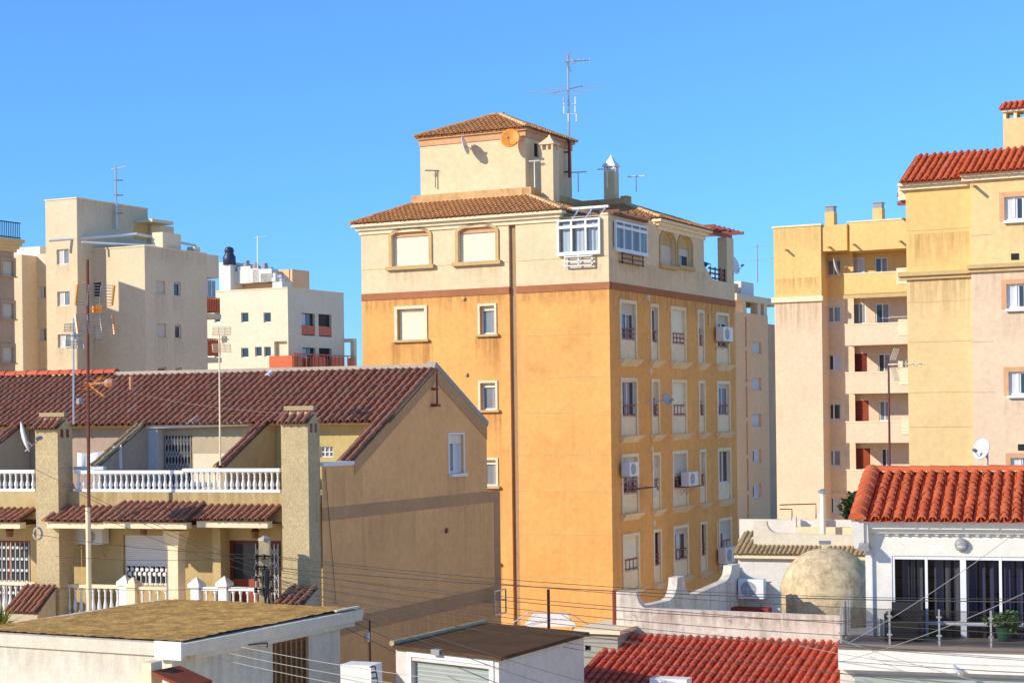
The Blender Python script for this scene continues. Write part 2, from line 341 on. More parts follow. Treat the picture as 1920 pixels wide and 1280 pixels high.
def acunit(label, F, s0, s1, z0, z1, o0, o1, fans=1, body='wplast', side=None, group=None):
    t = thing('air_conditioner', label, 'air conditioner', F.pt((s0+s1)/2, z0-.06, (o0+o1)/2), group)
    MB().fbox(F,s0,s1,z0,z1,o0,o1).build('casing', M[body], t)
    c = s0+(s1-s0)*.40; zc = (z0+z1)/2; rr = (z1-z0)*.40
    mb = MB(); mb.lathe(F.pt(c,zc,o1+.004), [(rr,0),(rr,.006)], 20, F.n); mb.build('fan_opening', M['gplast'], t)
    mb = MB()
    for k in (1,.72,.44,.18): 
        pts = [F.pt(c+rr*k*math.cos(a),zc+rr*k*math.sin(a),o1+.014) for a in [6.2832*i/18 for i in range(19)]]; mb.tube(pts,.006,4)
    mb.tube([F.pt(c-rr,zc,o1+.016),F.pt(c+rr,zc,o1+.016)],.006,4); mb.tube([F.pt(c,zc-rr,o1+.016),F.pt(c,zc+rr,o1+.016)],.006,4); mb.build('fan_grille', M['wplast'], t)
    for x in (s0+(s1-s0)*.2, s0+(s1-s0)*.8): MB().fbox(F,x-.02,x+.02,z0-.05,z0-.002,0,o1).tube([F.pt(x,z0-.35,.01),F.pt(x,z0-.03,o1-.05)],.015,4).build('bracket', M['steel'], t)
    return t
def dish(label, p, face, r, arm_to, mat='dish', dmat=None, group=None, tilt=.3):
    """satellite dish: shallow bowl with thickness, feed arm and LNB, wall or mast bracket"""
    p = V(p); ax = V((face[0],face[1],tilt)).normalized(); t = thing('satellite_dish', label, 'satellite dish', V(arm_to), group)
    prof = [(.02,-.16*r*1.1),(r*.5,-.16*r*.8),(r*.85,-.16*r*.2),(r,0),(r*1.01,-.02),(r*.85,-.16*r*.2-.03),(r*.5,-.16*r*.8-.03),(.02,-.16*r*1.1-.03)]
    MB().lathe(p, prof, 24, ax).build('reflector', M[dmat or mat], t, True)
    foot = p+ax*(-.05*r)-V((0,0,1))*r*.95; lnb = p+ax*(r*1.05)-V((0,0,1))*r*.35
    MB().tube([foot,lnb],.013,5).build('feed_arm', M['steel'], t)
    MB().lathe(lnb,[(.03,-.02),(.05,.03),(.045,.13),(.02,.15)],8,-ax).build('receiver', M['gplast'], t)
    MB().tube([p-ax*(.2*r),V(arm_to)],.022,6).build('bracket', M['steel'], t); return t
def loft(a, b, n): return [V(a)+(V(b)-V(a))*i/n for i in range(n+1)]
def baluster_mesh(h):
    mb = MB(); pr = [(.05,0),(.05,.06),(.03,.08),(.035,.12),(.058,.24),(.05,.36),(.028,.55),(.024,.66),(.034,.70),(.024,.74),(.03,.86),(.05,.92),(.05,1)]
    mb.lathe((0,0,0), [(r,z*h) for r,z in pr], 10); me = bpy.data.meshes.new('baluster'); me.from_pydata([tuple(v) for v in mb.v],[],mb.f)
    for p in me.polygons: p.use_smooth = True
    me.materials.append(M['white']); return me
def balustrade(b, F, s0, s1, o, z0, z1, step=.17, mat='white', th=.12):
    w = MB().fbox(F,s0,s1,z1-.09,z1,o-th/2-.02,o+th/2+.02).build('balustrade', M[mat], b); MB().fbox(F,s0,s1,z0,z0+.07,o-th/2,o+th/2).build('base_rail', M[mat], w)
    me = baluster_mesh(z1-z0-.16); n = int(abs(s1-s0)/step)
    for i in range(n):
        q = bpy.data.objects.new('baluster', me); C.objects.link(q); q.parent = w
        q.location = F.pt(s0+(s1-s0)*(i+.5)/n, z0+.07, o)-V(w['org']); q['org'] = list(w['org'])
    return w
# ================================================================== MAIN ORANGE APARTMENT BUILDING
FL, FR = frames(1142, 540, 66)
def main_building():
    b = thing('apartment_building', 'orange apartment building with cream top storey, terracotta band and brown tiled hip roof', 'building', FL.O)
    zb0 = FL.z(1142,541.5); zb1 = FL.z(1142,528); ze = FL.z(952,405)+.03
    A = FL.s(678,540); Bd = FR.s(1378,575)
    g0, g1 = FL.s(970,700), FL.s(957,700)
    # ---- openings of the left (sunlit) face
    top = [FL.rect(735,433,805,496), FL.rect(859.5,426,930,488)]
    big = [FL.rect(745,580,797,636)]
    sml = [FL.rect(900,574,928,626), FL.rect(901,718,930,768), FL.rect(902,862,931,911), FL.rect(903,1006,932,1054)]
    zs_ = [FL.rect(745,580,797,636)[2]-3*k*.96 for k in (1,2,3)]
    hb = big[0]; big += [(hb[0],hb[1],hb[2]-2.9*k,hb[3]-2.9*k) for k in (1,2,3)]
    groove = (g0,g1,0,zb0)
    # ---- right face columns (seen at the first storey) and rows
    cols = [FR.rect(1162.5,566,1191.5,672), FR.rect(1220,574,1233,672), FR.rect(1258,580,1284,675), FR.rect(1308.5,584,1319,680), FR.rect(1343,589,1365.5,681)]
    zt = [FR.z(1163,566), FR.z(1166,713), FR.z(1170,856), FR.z(1173,1006)]
    zbm = [FR.z(1163,673), FR.z(1167,817), FR.z(1170,963), FR.z(1174,1106)]
    dep = .14
    holesR = []; W = []
    for j in range(4):
        hh = zt[j]-zbm[j]
        for i,c in enumerate(cols):
            zp = zbm[j]+hh*.34; W.append((j,i,(c[0],c[1],zp,zt[j]))); holesR.append((c[0],c[1],zbm[j]+.02,zt[j]))
    mb = MB()
    mb.wall(FL,0,g0,0,zb0,[],.2); mb.wall(FL,g1,A,0,zb0,big+sml,.2); mb.wall(FR,0,Bd,0,zb0,holesR,dep)
    # groove lining
    mb.poly([FL.pt(g0,0,0),FL.pt(g0,zb0,0),FL.pt(g0,zb0,-.34),FL.pt(g0,0,-.34)]); mb.poly([FL.pt(g1,0,0),FL.pt(g1,zb0,0),FL.pt(g1,zb0,-.34),FL.pt(g1,0,-.34)]); mb.poly([FL.pt(g0,0,-.34),FL.pt(g1,0,-.34),FL.pt(g1,zb0,-.34),FL.pt(g0,zb0,-.34)])
    MB().fbox(FL,g0+.001,g1-.001,0,ze,-.33,-.12).build('drain_recess', M['groovem'], b)
    pl = [FL.pt(A,0),FL.pt(A,0)+FR.d*Bd,FR.pt(Bd,0)]; U = V((0,0,zb0))
    for p,q in ((pl[0],pl[1]),(pl[1],pl[2])): mb.poly([p,q,q+U,p+U])
    mb.build('wall', M['orange'], b)
    # joints scored in the render
    mb = MB()
    for y in (626,706.5,773,853,921.5,1002.5,1085):
        z = FL.z(1100,y); mb.fbox(FL,.02,g0-.02,z-.012,z+.012,.001,.005)
    for y in (487,): 
        z = FL.z(860,y+9); mb.fbox(FL,g1+.02,A-.02,z-.012,z+.012,.001,.005); mb.fbox(FL,.02,g0-.02,z-.012,z+.012,.001,.005)
    mb.build('joint', M['trim'], b)
    mb = MB(); mb.fbox(FL,-.03,g0,zb0,zb1,-.2,.03); mb.fbox(FL,g1,A,zb0,zb1,-.2,.03); mb.fbox(FR,.001,Bd,zb0,zb1,-.2,.03); mb.fbox(FL,g0,g1,zb0,zb1,-.4,-.30); mb.build('band', M['band'], b)
    # ---- top storey; the corner is notched out of the roof and holds two glazed bays
    cL, cB = FL.s(1046,395), FR.s(1231,390)
    arR = [FR.rect(1237,432,1266,500), FR.rect(1271,439,1297,502)]
    bay1 = FL.rect(1049,391,1125,470); bay2 = FR.rect(1150,412,1208,476); zcw = FL.z(1142,402)
    hb1 = (bay1[0],bay1[1],bay1[2],zcw-.02)
    pg = FR.s(1320,480); zpar = FR.z(1345,526)
    mb = MB(); mb.wall(FL,0,cL,zb1,zcw,[hb1],.35); mb.wall(FL,cL,g0,zb1,ze,[],.35); mb.wall(FL,g1,A,zb1,ze,top,.22); mb.wall(FR,0,cB,zb1,zcw,[bay2],.35); mb.wall(FR,cB,pg,zb1,ze,arR,.25)
    mb.wall(FR,pg,Bd,zb1,zpar,[])
    for s in (g0,g1): mb.poly([FL.pt(s,zb1,0),FL.pt(s,ze,0),FL.pt(s,ze,-.34),FL.pt(s,zb1,-.34)])
    mb.poly([FL.pt(g0,zb1,-.34),FL.pt(g1,zb1,-.34),FL.pt(g1,ze,-.34),FL.pt(g0,ze,-.34)])
    bk = lambda a,c,z: FL.O+FL.d*a+FR.d*c+V((0,0,z))
    mb.poly([bk(A,0,zb1),bk(A,pg,zb1),bk(A,pg,ze),bk(A,0,ze)]); mb.poly([bk(A,pg,zb1),bk(2.3,pg,zb1),bk(2.3,pg,ze),bk(A,pg,ze)]); mb.poly([bk(A,pg,zb1),bk(A,Bd,zb1),bk(A,Bd,zpar),bk(A,pg,zpar)])
    mb.poly([bk(0,pg,zb1),bk(2.3,pg,zb1),bk(2.3,pg,ze),bk(0,pg,ze)]); mb.poly([bk(0,Bd,zb1),bk(A,Bd,zb1),bk(A,Bd,zpar),bk(0,Bd,zpar)]); mb.poly([bk(0,pg,zb1+.05),bk(A,pg,zb1+.05),bk(A,Bd,zb1+.05),bk(0,Bd,zb1+.05)])
    up = mb.build('upper_wall', M['cream'], b)
    # corner column of the roof terrace and its pergola
    zc = FR.z(1370,446); c0 = FR.s(1364,500)
    mb = MB(); mb.fbox(FR,c0,Bd-.02,zpar,zc,-.45,-.02); mb.build('column', M['cream'], b)
    mb = MB(); zq = FR.z(1345,452); mb.fbox(FR,pg+.02,Bd+.1,zc+.002,zc+.16,-.25,-.12)
    for k in range(7): s = pg+.2+(Bd-pg-.2)*k/6; mb.fbox(FR,s-.06,s+.06,zc+.165,zc+.29,-2.3,.45)
    mb.build('pergola', M['redrail'], b)
    mb = MB()
    for z in (.08,.28,.48): mb.fbox(FR,pg+1.0,c0,zpar+z,zpar+z+.07,-.2,-.14)
    for q in (0.02,.33,.66,.97): s = pg+1.0+(c0-pg-1.0)*q; mb.fbox(FR,s-.03,s+.03,zpar,zpar+.6,-.13,-.09)
    mb.build('railing', M['red'], b)
    MB().prism([FR.pt(pg+.05,zpar,-.3),FR.pt(pg+1.1,zpar,-.3),FR.pt(pg+.05,zpar+.55,-.3)], FR.n*.29).build('parapet', M['cream'], b)
    # ---- cornice: three stepped mouldings
    Z3 = ((0,.16,.06),(.16,.3,.16),(.3,.4,.3))
    zc0 = ze-.38
    mb = MB()
    for z0,z1,o in Z3:
        mb.fbox(FL,cL-o,A+o,zc0+z0,zc0+z1,-.1,o); mb.fbox(FR,cB-o,pg+o,zc0+z0,zc0+z1,-.1,o)
    for z0,z1,o in Z3:   # return of the cornice inside the notch
        Fn = Fr(bk(cL,0,0),FR.d,FR.n); mb.fbox(Fn,.2-.0,cB,zc0+z0,zc0+z1,-.1,o*.6)
        Fm = Fr(bk(0,cB,0),FL.d,FL.n); mb.fbox(Fm,.2,cL-.2,zc0+z0,zc0+z1,-.1,o*.6)
    mb.build('cornice', M['ivory'], b)
    # walls of the notch above the bays' roofs
    zn = zcw+.1
    mb = MB(); mb.poly([bk(cL,.03,zn-.6),bk(cL,cB,zn-.6),bk(cL,cB,ze+.1),bk(cL,.03,ze+.1)]); mb.poly([bk(cL,cB,zn-.6),bk(.03,cB,zn-.6),bk(.03,cB,ze+.1),bk(cL,cB,ze+.1)]); mb.build('notch_wall', M['cream'], b)
    # ---- roofs
    Ov = .3; zt0 = ze+.03; pit = .36; run = 2.5+Ov
    w3 = lambda a,c: bk(a,c,zt0)
    dL,dR = FL.d,FR.d; rt = M['t_brown']; kw = dict(tw=.21,tl=.32,r=.075,lift=.04)
    n45 = (dL+dR); n45b = (dR-dL)
    rl=A+Ov-9.85; nl=dL*run+dR*rl; nl2=dL*run-dR*rl
    tiles('roof',b,rt,w3(A+Ov,-Ov),-dL,dR,A+2*Ov-cL,run,pit,[(w3(A+Ov,-Ov),nl),(w3(cL-Ov,-Ov),n45b)],**kw)
    tiles('roof',b,rt,w3(cL-Ov,-Ov),dR,dL,cB+run+.2,run,pit,[(w3(cL-Ov,-Ov),dL-dR),(w3(cL-Ov,cB-Ov),dR-dL)],**kw)
    tiles('roof',b,rt,w3(cL-Ov+run,cB-Ov),-dL,dR,cL+run,run,pit,[(w3(cL-Ov,cB-Ov),(dL-dR)),(w3(-Ov,cB-Ov),(dR*1-dL))],**kw)
    tiles('roof',b,rt,w3(-Ov,cB-Ov),dR,dL,pg+2*Ov-cB,run,pit,[(w3(-Ov,cB-Ov),(dL-dR)),(w3(-Ov,pg+Ov),(dR+dL))],**kw)
    tiles('roof',b,rt,w3(A+Ov,pg+Ov),-dR,-dL,pg+2*Ov,rl,run*pit/rl,[(w3(A+Ov,-Ov),-nl),(w3(A+Ov,pg+Ov),-nl2)],**kw)
    tiles('roof',b,rt,w3(-Ov,pg+Ov),dL,-dR,A+2*Ov,run,pit,[(w3(-Ov,pg+Ov),-(dL+dR)),(w3(A+Ov,pg+Ov),nl2)],**kw)
    hp = lambda a,c,h: bk(a,c,zt0+h*pit+.04)
    ridge('hip_ridge',b,M['ridgec'],hp(cL-Ov,-Ov,0),hp(cL-Ov+run,-Ov+run,run)); ridge('hip_ridge',b,M['ridgec'],hp(-Ov,cB-Ov,0),hp(-Ov+run,cB-Ov+run,run)); ridge('hip_ridge',b,rt,hp(A+Ov,-Ov,0),hp(A+Ov-rl,-Ov+run,run)); ridge('hip_ridge',b,rt,hp(-Ov,pg+Ov,0),hp(-Ov+run,pg+Ov-run,run))
    # flat terrace inside and its stained parapet
    zt = zt0+run*pit; q = [bk(9.85,2.5,zt-.1),bk(cL+2.5,2.5,zt-.1),bk(cL+2.5,cB+2.5,zt-.1),bk(2.5,cB+2.5,zt-.1),bk(2.5,pg-2.5,zt-.1),bk(9.85,pg-2.5,zt-.1)]
    MB().poly(q).build('roof_terrace', M['ridgep'], b)
    mb = MB(); ph = .34
    Fp = Fr(bk(0,2.5,0),dL,FL.n); mb.fbox(Fp,cL+2.3,9.9,zt-.15,zt+ph,-.2,.12)
    Fp = Fr(bk(cL+2.5,0,0),dR,FR.n); mb.fbox(Fp,2.38,cB+2.6,zt-.15,zt+ph-.04,-.2,.12)
    Fp = Fr(bk(0,cB+2.5,0),dL,FL.n); mb.fbox(Fp,2.4,cL+2.4,zt-.15,zt+ph-.08,-.2,.12)
    Fp = Fr(bk(2.5,0,0),dR,FR.n); mb.fbox(Fp,cB+2.62,pg-2.2,zt-.15,zt+ph+.04,-.2,.12)
    mb.build('roof_parapet', stucco('stained_parapet',(.68,.42,.19),(.33,.16,.05),.85,.12,.9,.7), b)
    # ---- stair tower
    Ft = FL.off(-2.7); t0,t1 = Ft.s(985,300), Ft.s(788,300); zt1 = Ft.z(788,268)
    FtR = Fr(Ft.pt(t0,0),FR.d,FR.n); tw = FtR.s(1072,320)
    mb = MB(); dr = FtR.rect(1001,268,1010,296); mb.wall(Ft,t0,t1,zt-.3,zt1,[]); mb.wall(FtR,0,tw,zt-.3,zt1,[dr],.15)
    p = [Ft.pt(t1,zt-.3),Ft.pt(t1,zt-.3)+dR*tw,FtR.pt(tw,zt-.3)]; U = V((0,0,zt1-zt+.3))
    for a_,b_ in ((p[0],p[1]),(p[1],p[2])): mb.poly([a_,b_,b_+U,a_+U])
    tower = mb.build('tower', M['cream'], b)
    window(b,FtR,dr,.12,'red',.03,1,1,pane='pane')
    mb = MB(); mb.fbox(Ft,t0-.04,t1+.03,zt1-.16,zt1+.1,-.05,.04); mb.fbox(FtR,-.03,tw+.03,zt1-.16,zt1+.1,-.05,.04); mb.fbox(Ft,t0-.12,t1+.12,zt1+.1,zt1+.2,-.05,.12); mb.fbox(FtR,-.1,tw+.1,zt1+.1,zt1+.2,-.05,.12); mb.build('tower_cornice', M['peach'], b)
    wt = t1-t0; e = .17; zr = zt1+.2; hr = min(wt,tw)/2+e; pt_ = .42
    TP = lambda a,c,z=0: Ft.pt(t0+a,0)+dR*c+V((0,0,zr+z))
    tiles('tower_roof',b,rt,TP(wt+e,-e),-dL,dR,wt+2*e,hr,pt_,[(TP(wt+e,-e),n45),(TP(-e,-e),n45b)],**kw)
    tiles('tower_roof',b,rt,TP(-e,-e),dR,dL,tw+2*e,hr+.3,pt_,[(TP(-e,-e),dL-dR),(TP(-e,tw+e),dL+dR)],**kw)
    tiles('tower_roof',b,rt,TP(wt+e,tw+e),-dR,-dL,tw+2*e,hr+.3,pt_,[(TP(wt+e,-e),-n45),(TP(wt+e,tw+e),dR-dL)],**kw)
    tiles('tower_roof',b,rt,TP(-e,tw+e),dL,-dR,wt+2*e,hr,pt_,[(TP(-e,tw+e),-n45),(TP(wt+e,tw+e),dL-dR)],**kw)
    ridge('tower_ridge',b,M['ridgec'],TP(-e,-e,.04),TP(-e+hr,-e+hr,hr*pt_+.05)); ridge('tower_ridge',b,rt,TP(wt+e,-e,.04),TP(wt+e-hr,-e+hr,hr*pt_+.05)); ridge('tower_ridge',b,rt,TP(-e,tw+e,.04),TP(-e+hr,tw+e-hr,hr*pt_+.05))
    ridge('tower_ridge',b,rt,TP(hr-e-.1,hr-e,hr*pt_+.06),TP(wt+e-hr+.1,hr-e,hr*pt_+.06))
    # ---- chimneys on the terrace
    def chim(a,c,zb,ztop,w,cap,mat,py0,py1):
        o = bk(a,c,0); Fa = Fr(o,dL,FL.n); z1 = zat(o,py1); z0 = zb
        mb = MB(); mb.fbox(Fa,-w/2,w/2,z0,z1,-w,0); ch = mb.build('chimney', M[mat], b)
        mb = MB(); mb.fbox(Fa,-w/2-.05,w/2+.05,z1+.22,z1+.28,-w-.05,.05)
        for s in (-w/2,w/2-.08): mb.fbox(Fa,s,s+.08,z1,z1+.22,-.09,0); mb.fbox(Fa,s,s+.08,z1,z1+.22,-w,-w+.09)
        mb.fbox(Fa,-.04,.04,z1,z1+.22,-w+.1,-.02)
        k = w/2+.05; zc_ = zat(o,py0); hC = zc_-z1-.28; ctr = Fa.pt(0,z1+.28,-w/2)
        pr = [(1,0),(.72,.22),(.5,.42),(.3,.62),(.14,.8),(.12,.9),(.02,1)]
        vs = []; fs = []
        for f_,h_ in pr:
            for sx,sy in ((-1,-1),(1,-1),(1,1),(-1,1)): vs.append(ctr+dL*(sx*k*f_)+FL.n*(sy*k*f_)+V((0,0,h_*hC)))
        for i in range(len(pr)-1):
            for j in range(4): fs.append([i*4+j,i*4+(j+1)%4,i*4+4+(j+1)%4,i*4+4+j])
        mb.add(vs,fs); mb.build('chimney_cap', M[cap], ch)
    chim(3.97,3.0,zt-.6,0,.55,'cream','cream',251,281)
    chim(3.2,7.4,zt-.2,0,.48,'white','cream',289,322)
    # ---- windows of the sunlit face
    for i,r in enumerate(top):
        s0,s1,z0,z1 = r; rise = .24; zs = z1-rise
        window(b,FL,(s0,s1,z0,zs-.02),.2,'white',.05,1,1,1.0)
        mb = MB(); spandrel(mb,FL,s0,s1,zs,rise,-.2,-.002); mb.build('arch_filling', M['cream'], b)
        mb = MB(); mb.prism([FL.pt(s0,zs-.02,-.17)]+[FL.pt((s0+s1)/2+math.cos(math.pi*k/12)*(s1-s0)/2*-1, zs+rise*math.sin(math.pi*k/12)-.003,-.17) for k in range(13)]+[FL.pt(s1,zs-.02,-.17)], FL.n*.09); mb.build('tympanum', M['peach'], b)
        mb = MB(); arch(mb,FL,s0,s1,zs,rise,.14,.001,.06); mb.fbox(FL,s0-.14,s0,z0,zs,.001,.058); mb.fbox(FL,s1,s1+.14,z0,zs,.001,.058); mb.build('arch_surround', M['trim'], b)
        MB().fbox(FL,s0-.25,s1+.25,z0-.15,z0-.002,.001,.16).build('sill', M['trim'], b)
    for r in big: window(b,FL,r,.2,'white',.05,1,1,1.0,sur='ivory',sw=.12,sill='trim',sx=.2,so=.05)
    for r in sml: window(b,FL,r,.2,'white',.06,1,1,.14,pane='panel',sur='ivory',sw=.09,sill='trim',sx=.18,so=.045,cur=(0,.35,'curtaing'))
    for px,py in ((870,560),(875,702)):
        MB().lathe(FL.pt(*FL.at(px,py)),[(.075,0),(.085,.05),(.06,.08),(.02,.09)],12,FL.n).build('vent_cap', M['trim'], b)
    r = big[0]; stain(b,FL,r[0]-.3,r[1]+.25,r[2]-.09,1.9); stain(b,FL,r[0]-.35,r[0]+.1,r[2]-.09,2.6); stain(b,FL,r[1]-.1,r[1]+.35,r[2]-.09,2.6)
    for r in sml: stain(b,FL,r[0]-.22,r[1]+.22,r[2]-.09,1.7); stain(b,FL,r[0]-.25,r[0]+.1,r[2]-.09,2.4)
    for r in top: stain(b,FL,r[0]-.25,r[1]+.25,r[2]-.15,.95,'st_grey')
    stain(b,FL,.3,2.0,bay1[2]-.5,1.0,'st_grey'); stain(b,FR,.1,cB+1.2,bay2[2]-.4,1.2,'st_grey'); stain(b,FR,cB+1.0,pg,zb1+1.0,.95,'st_grey'); stain(b,FR,0.05,Bd-.05,zb0-.0,1.0,'st_brown'); stain(b,FL,g1+.1,A-.1,zb0,.9,'st_brown'); stain(b,FL,.1,g0-.1,zb0,.7,'st_brown')
    # ---- windows of the shaded face
    state = {(0,0):(.3,0,(.5,.8,'curtaing')),(0,1):(.1,0,None),(0,2):(1,0,None),(0,3):(.45,0,None),(0,4):(.25,0,None),
             (1,0):(0,0,(.3,.75,'curtaing')),(1,1):(.45,0,(0,1,'curtaing')),(1,2):(1,0,None),(1,3):(.5,0,(0,1,'curtaing')),(1,4):(.14,0,(.5,.9,'curtaing')),
             (2,0):(.3,0,(.5,.9,'curtaing')),(2,1):(.3,0,(0,1,'curtain')),(2,2):(.72,0,None),(2,3):(.7,0,None),(2,4):(0,0,(0,.3,'curtaing')),
             (3,0):(.95,0,None),(3,1):(0,0,None),(3,2):(.18,0,(.3,.6,'curtain')),(3,3):(0,0,None),(3,4):(.4,0,(.5,1,'curtain'))}
    for j,i,r in W:
        sh,_,cu = state[(j,i)]; narrow = i in (1,3)
        w = window(b,FR,r,dep,'red' if (j==3 and narrow) else 'white',.06,1 if narrow else 2,1,sh,'shutg' if sh<.9 else 'shut',cur=cu,rail=None if (j,i)==(2,4) else ('redrail',.36,2 if (j+i)%2 else 3))
        s0,s1,z0,z1 = r; zl = zbm[j]
        mb = MB(); sw = .11 if not narrow else .1
        mb.fbox(FR,s0-sw,s0,zl,z1+sw,.001,.045); mb.fbox(FR,s1,s1+sw,zl,z1+sw,.001,.045); mb.fbox(FR,s0,s1,z1,z1+sw,.001,.042)
        for q0,q1 in ((s0,s0+.025),(s1-.025,s1)): mb.fbox(FR,q0,q1,z0,z1,-.10,.043)
        mb.fbox(FR,s0+.026,s1-.026,z1-.025,z1,-.10,.041); mb.build('surround', M['ivory'], w)
        MB().fbox(FR,s0+.002,s1-.002,zl+.022,z0,-.13,-.012).build('infill_panel', M['ivory'], w)
        mb = MB(); mb.wedge(FR,s0-sw-.12,s1+sw+.12,zl-.27,zl-.002,.001,.30,.14); mb.build('sill', M['ivory'], w)
    for i,r in enumerate(arR):
        s0,s1,z0,z1 = r; rise = .5; zs = z1-rise
        window(b,FR,(s0,s1,z0,zs-.02),.22,'white',.05,1,1,1.0 if i==0 else .38,'shutg')
        mb = MB(); spandrel(mb,FR,s0,s1,zs,rise,-.2,-.002); mb.build('arch_filling', M['cream'], b)
        mb = MB(); mb.prism([FR.pt(s0,zs-.02,-.2)]+[FR.pt((s0+s1)/2-math.cos(math.pi*k/12)*(s1-s0)/2, zs+rise*math.sin(math.pi*k/12)-.003,-.2) for k in range(13)]+[FR.pt(s1,zs-.02,-.2)], FR.n*.06); mb.build('tympanum', M['trim'], b)
        mb = MB(); arch(mb,FR,s0,s1,zs,rise,.11,.001,.05); mb.fbox(FR,s0-.11,s0,z0,zs,.001,.048); mb.fbox(FR,s1,s1+.11,z0,zs,.001,.048); mb.build('arch_surround', M['trim'], b)
        MB().fbox(FR,s0-.14,s1+.14,z0-.16,z0-.002,.001,.14 if i else .141).build('sill', M['trim'], b)
    for px,py in ((1212,558),(1216.5,696),(1219,841),(1223,980)):
        s,z = FR.at(px,py); MB().fbox(FR,s-.06,s+.06,z-.12,z+.1,.001,.12).build('vent_cap', M['ivory'], b)
    # ---- the two glazed bays at the notched corner
    def bay(F,r,ncol,sky,cm):
        s0,s1,z0,z1 = r; o = .13
        zg = z0+((z1 if not sky else z1-.45)-z0)*.72
        mb = MB(); bars(mb,F,s0-.06,s1+.06,z0-.06,z1 if not sky else z1-.45,o-.08,o,.075,ncol,1); mb.fbox(F,s0,s1,zg,zg+.11,o-.07,o+.006)
        for s in (s0-.06,s1-.01): mb.fbox(F,s,s+.07,z0-.06,z0+.01,.002,o-.08); mb.fbox(F,s,s+.07,(z1 if not sky else z1-.45)-.07,(z1 if not sky else z1-.45),.002,o-.08)
        mb.fbox(F,s0-.06,s1+.06,z0-.13,z0-.061,-.3,o+.03)
        if sky:
            zt_ = z1-.45
            for k in range(4): s = s0+(s1-s0)*k/3; mb.tube([F.pt(s,zt_-.03,o-.04),F.pt(s,z1+.03,-.6)],.04,4)
            mb.fbox(F,s0-.1,s1+.1,z1-.01,z1+.08,-.68,-.56)
        w = mb.build('glazed_bay', M['white'], b)
        mb = MB(); zt_ = z1 if not sky else z1-.45
        mb.poly([F.pt(s0,z0,o-.04),F.pt(s1,z0,o-.04),F.pt(s1,zt_,o-.04),F.pt(s0,zt_,o-.04)])
        if sky: mb.poly([F.pt(s0,zt_,o-.04),F.pt(s1,zt_,o-.04),F.pt(s1,z1,-.6),F.pt(s0,z1,-.6)])
        for s in (s0,s1): mb.poly([F.pt(s,z0,.01),F.pt(s,z0,o-.08),F.pt(s,zt_,o-.08),F.pt(s,zt_,.01)])
        mb.build('pane', M['glass'], w)
        mb = MB(); n = 3 if sky else 4
        for k in range(n):
            a = s0+(s1-s0)*(k+.08)/n; c_ = s0+(s1-s0)*(k+.84)/n; folds(mb,F,a,c_,z0+.02,zt_-.12,o-.16,.2,.04)
        mb.build('curtain', M[cm], w)
        return w
    M['glass'] = glassmat('window_glass')
    w1 = bay(FL,bay1,3,True,'curtain'); w2 = bay(FR,bay2,4,False,'curtaing')
    s0,s1,z0,z1 = bay2
    mb = MB(); mb.fbox(FR,s0-.3,s1+.15,zcw+.01,zcw+.10,.02,.14)
    for k in range(5): s = s0-.1+(s1-s0+.1)*k/4; mb.fbox(FR,s-.06,s+.06,zcw+.105,zcw+.22,-.5,.32)
    mb.build('beam', M['wood'], b)
    mb = MB(); mb.fbox(FL,.0,bay1[0]-.06,zcw+.002,zcw+.07,-cB+.05,.04); mb.fbox(FL,bay1[0]-.06,cL-.02,zcw+.002,zcw+.07,-cB+.05,-.75); mb.build('bay_roof', M['ivory'], b)
    for F,r,mt in ((FL,bay1,'steel'),(FR,bay2,'wood')):
        s0,s1,z0,z1 = r; mb = MB(); d0,d1 = s0+(s1-s0)*.16, s1-(s1-s0)*.16
        for k in (0,.17,.34): mb.fbox(F,d0,d1,z0-.55+k,z0-.5+k,.16,.2)
        for s in (d0,(d0+d1)/2,d1): mb.fbox(F,s-.03,s+.03,z0-.56,z0-.14,.12,.155)
        for s in (d0,d1): mb.tube([F.pt(s,z0-.5,.0),F.pt(s,z0-.5,.18)],.02,4)
        mb.build('planter_rack', M[mt], b)
    # downpipe on the shaded face
    s,z = FR.at(1328,590); mb = MB(); mb.tube([FR.pt(s,FR.z(1331,612),.06),FR.pt(s,z,.06)],.04,6); mb.build('downpipe', M['ivory'], b)
    s,_ = FR.at(1342.5,985); MB().tube([FR.pt(s,FR.z(1342,1030),.05),FR.pt(s,FR.z(1342,978),.05)],.035,6).build('downpipe', M['ivory'], b)
    return dict(b=b,bk=bk,zt=zt,Ft=Ft,FtR=FtR,t0=t0,t1=t1,tw=tw,zt1=zt1,pg=pg,zpar=zpar,cols=cols,zb=zbm,c0=c0,zc=zc)
MAIN = main_building()
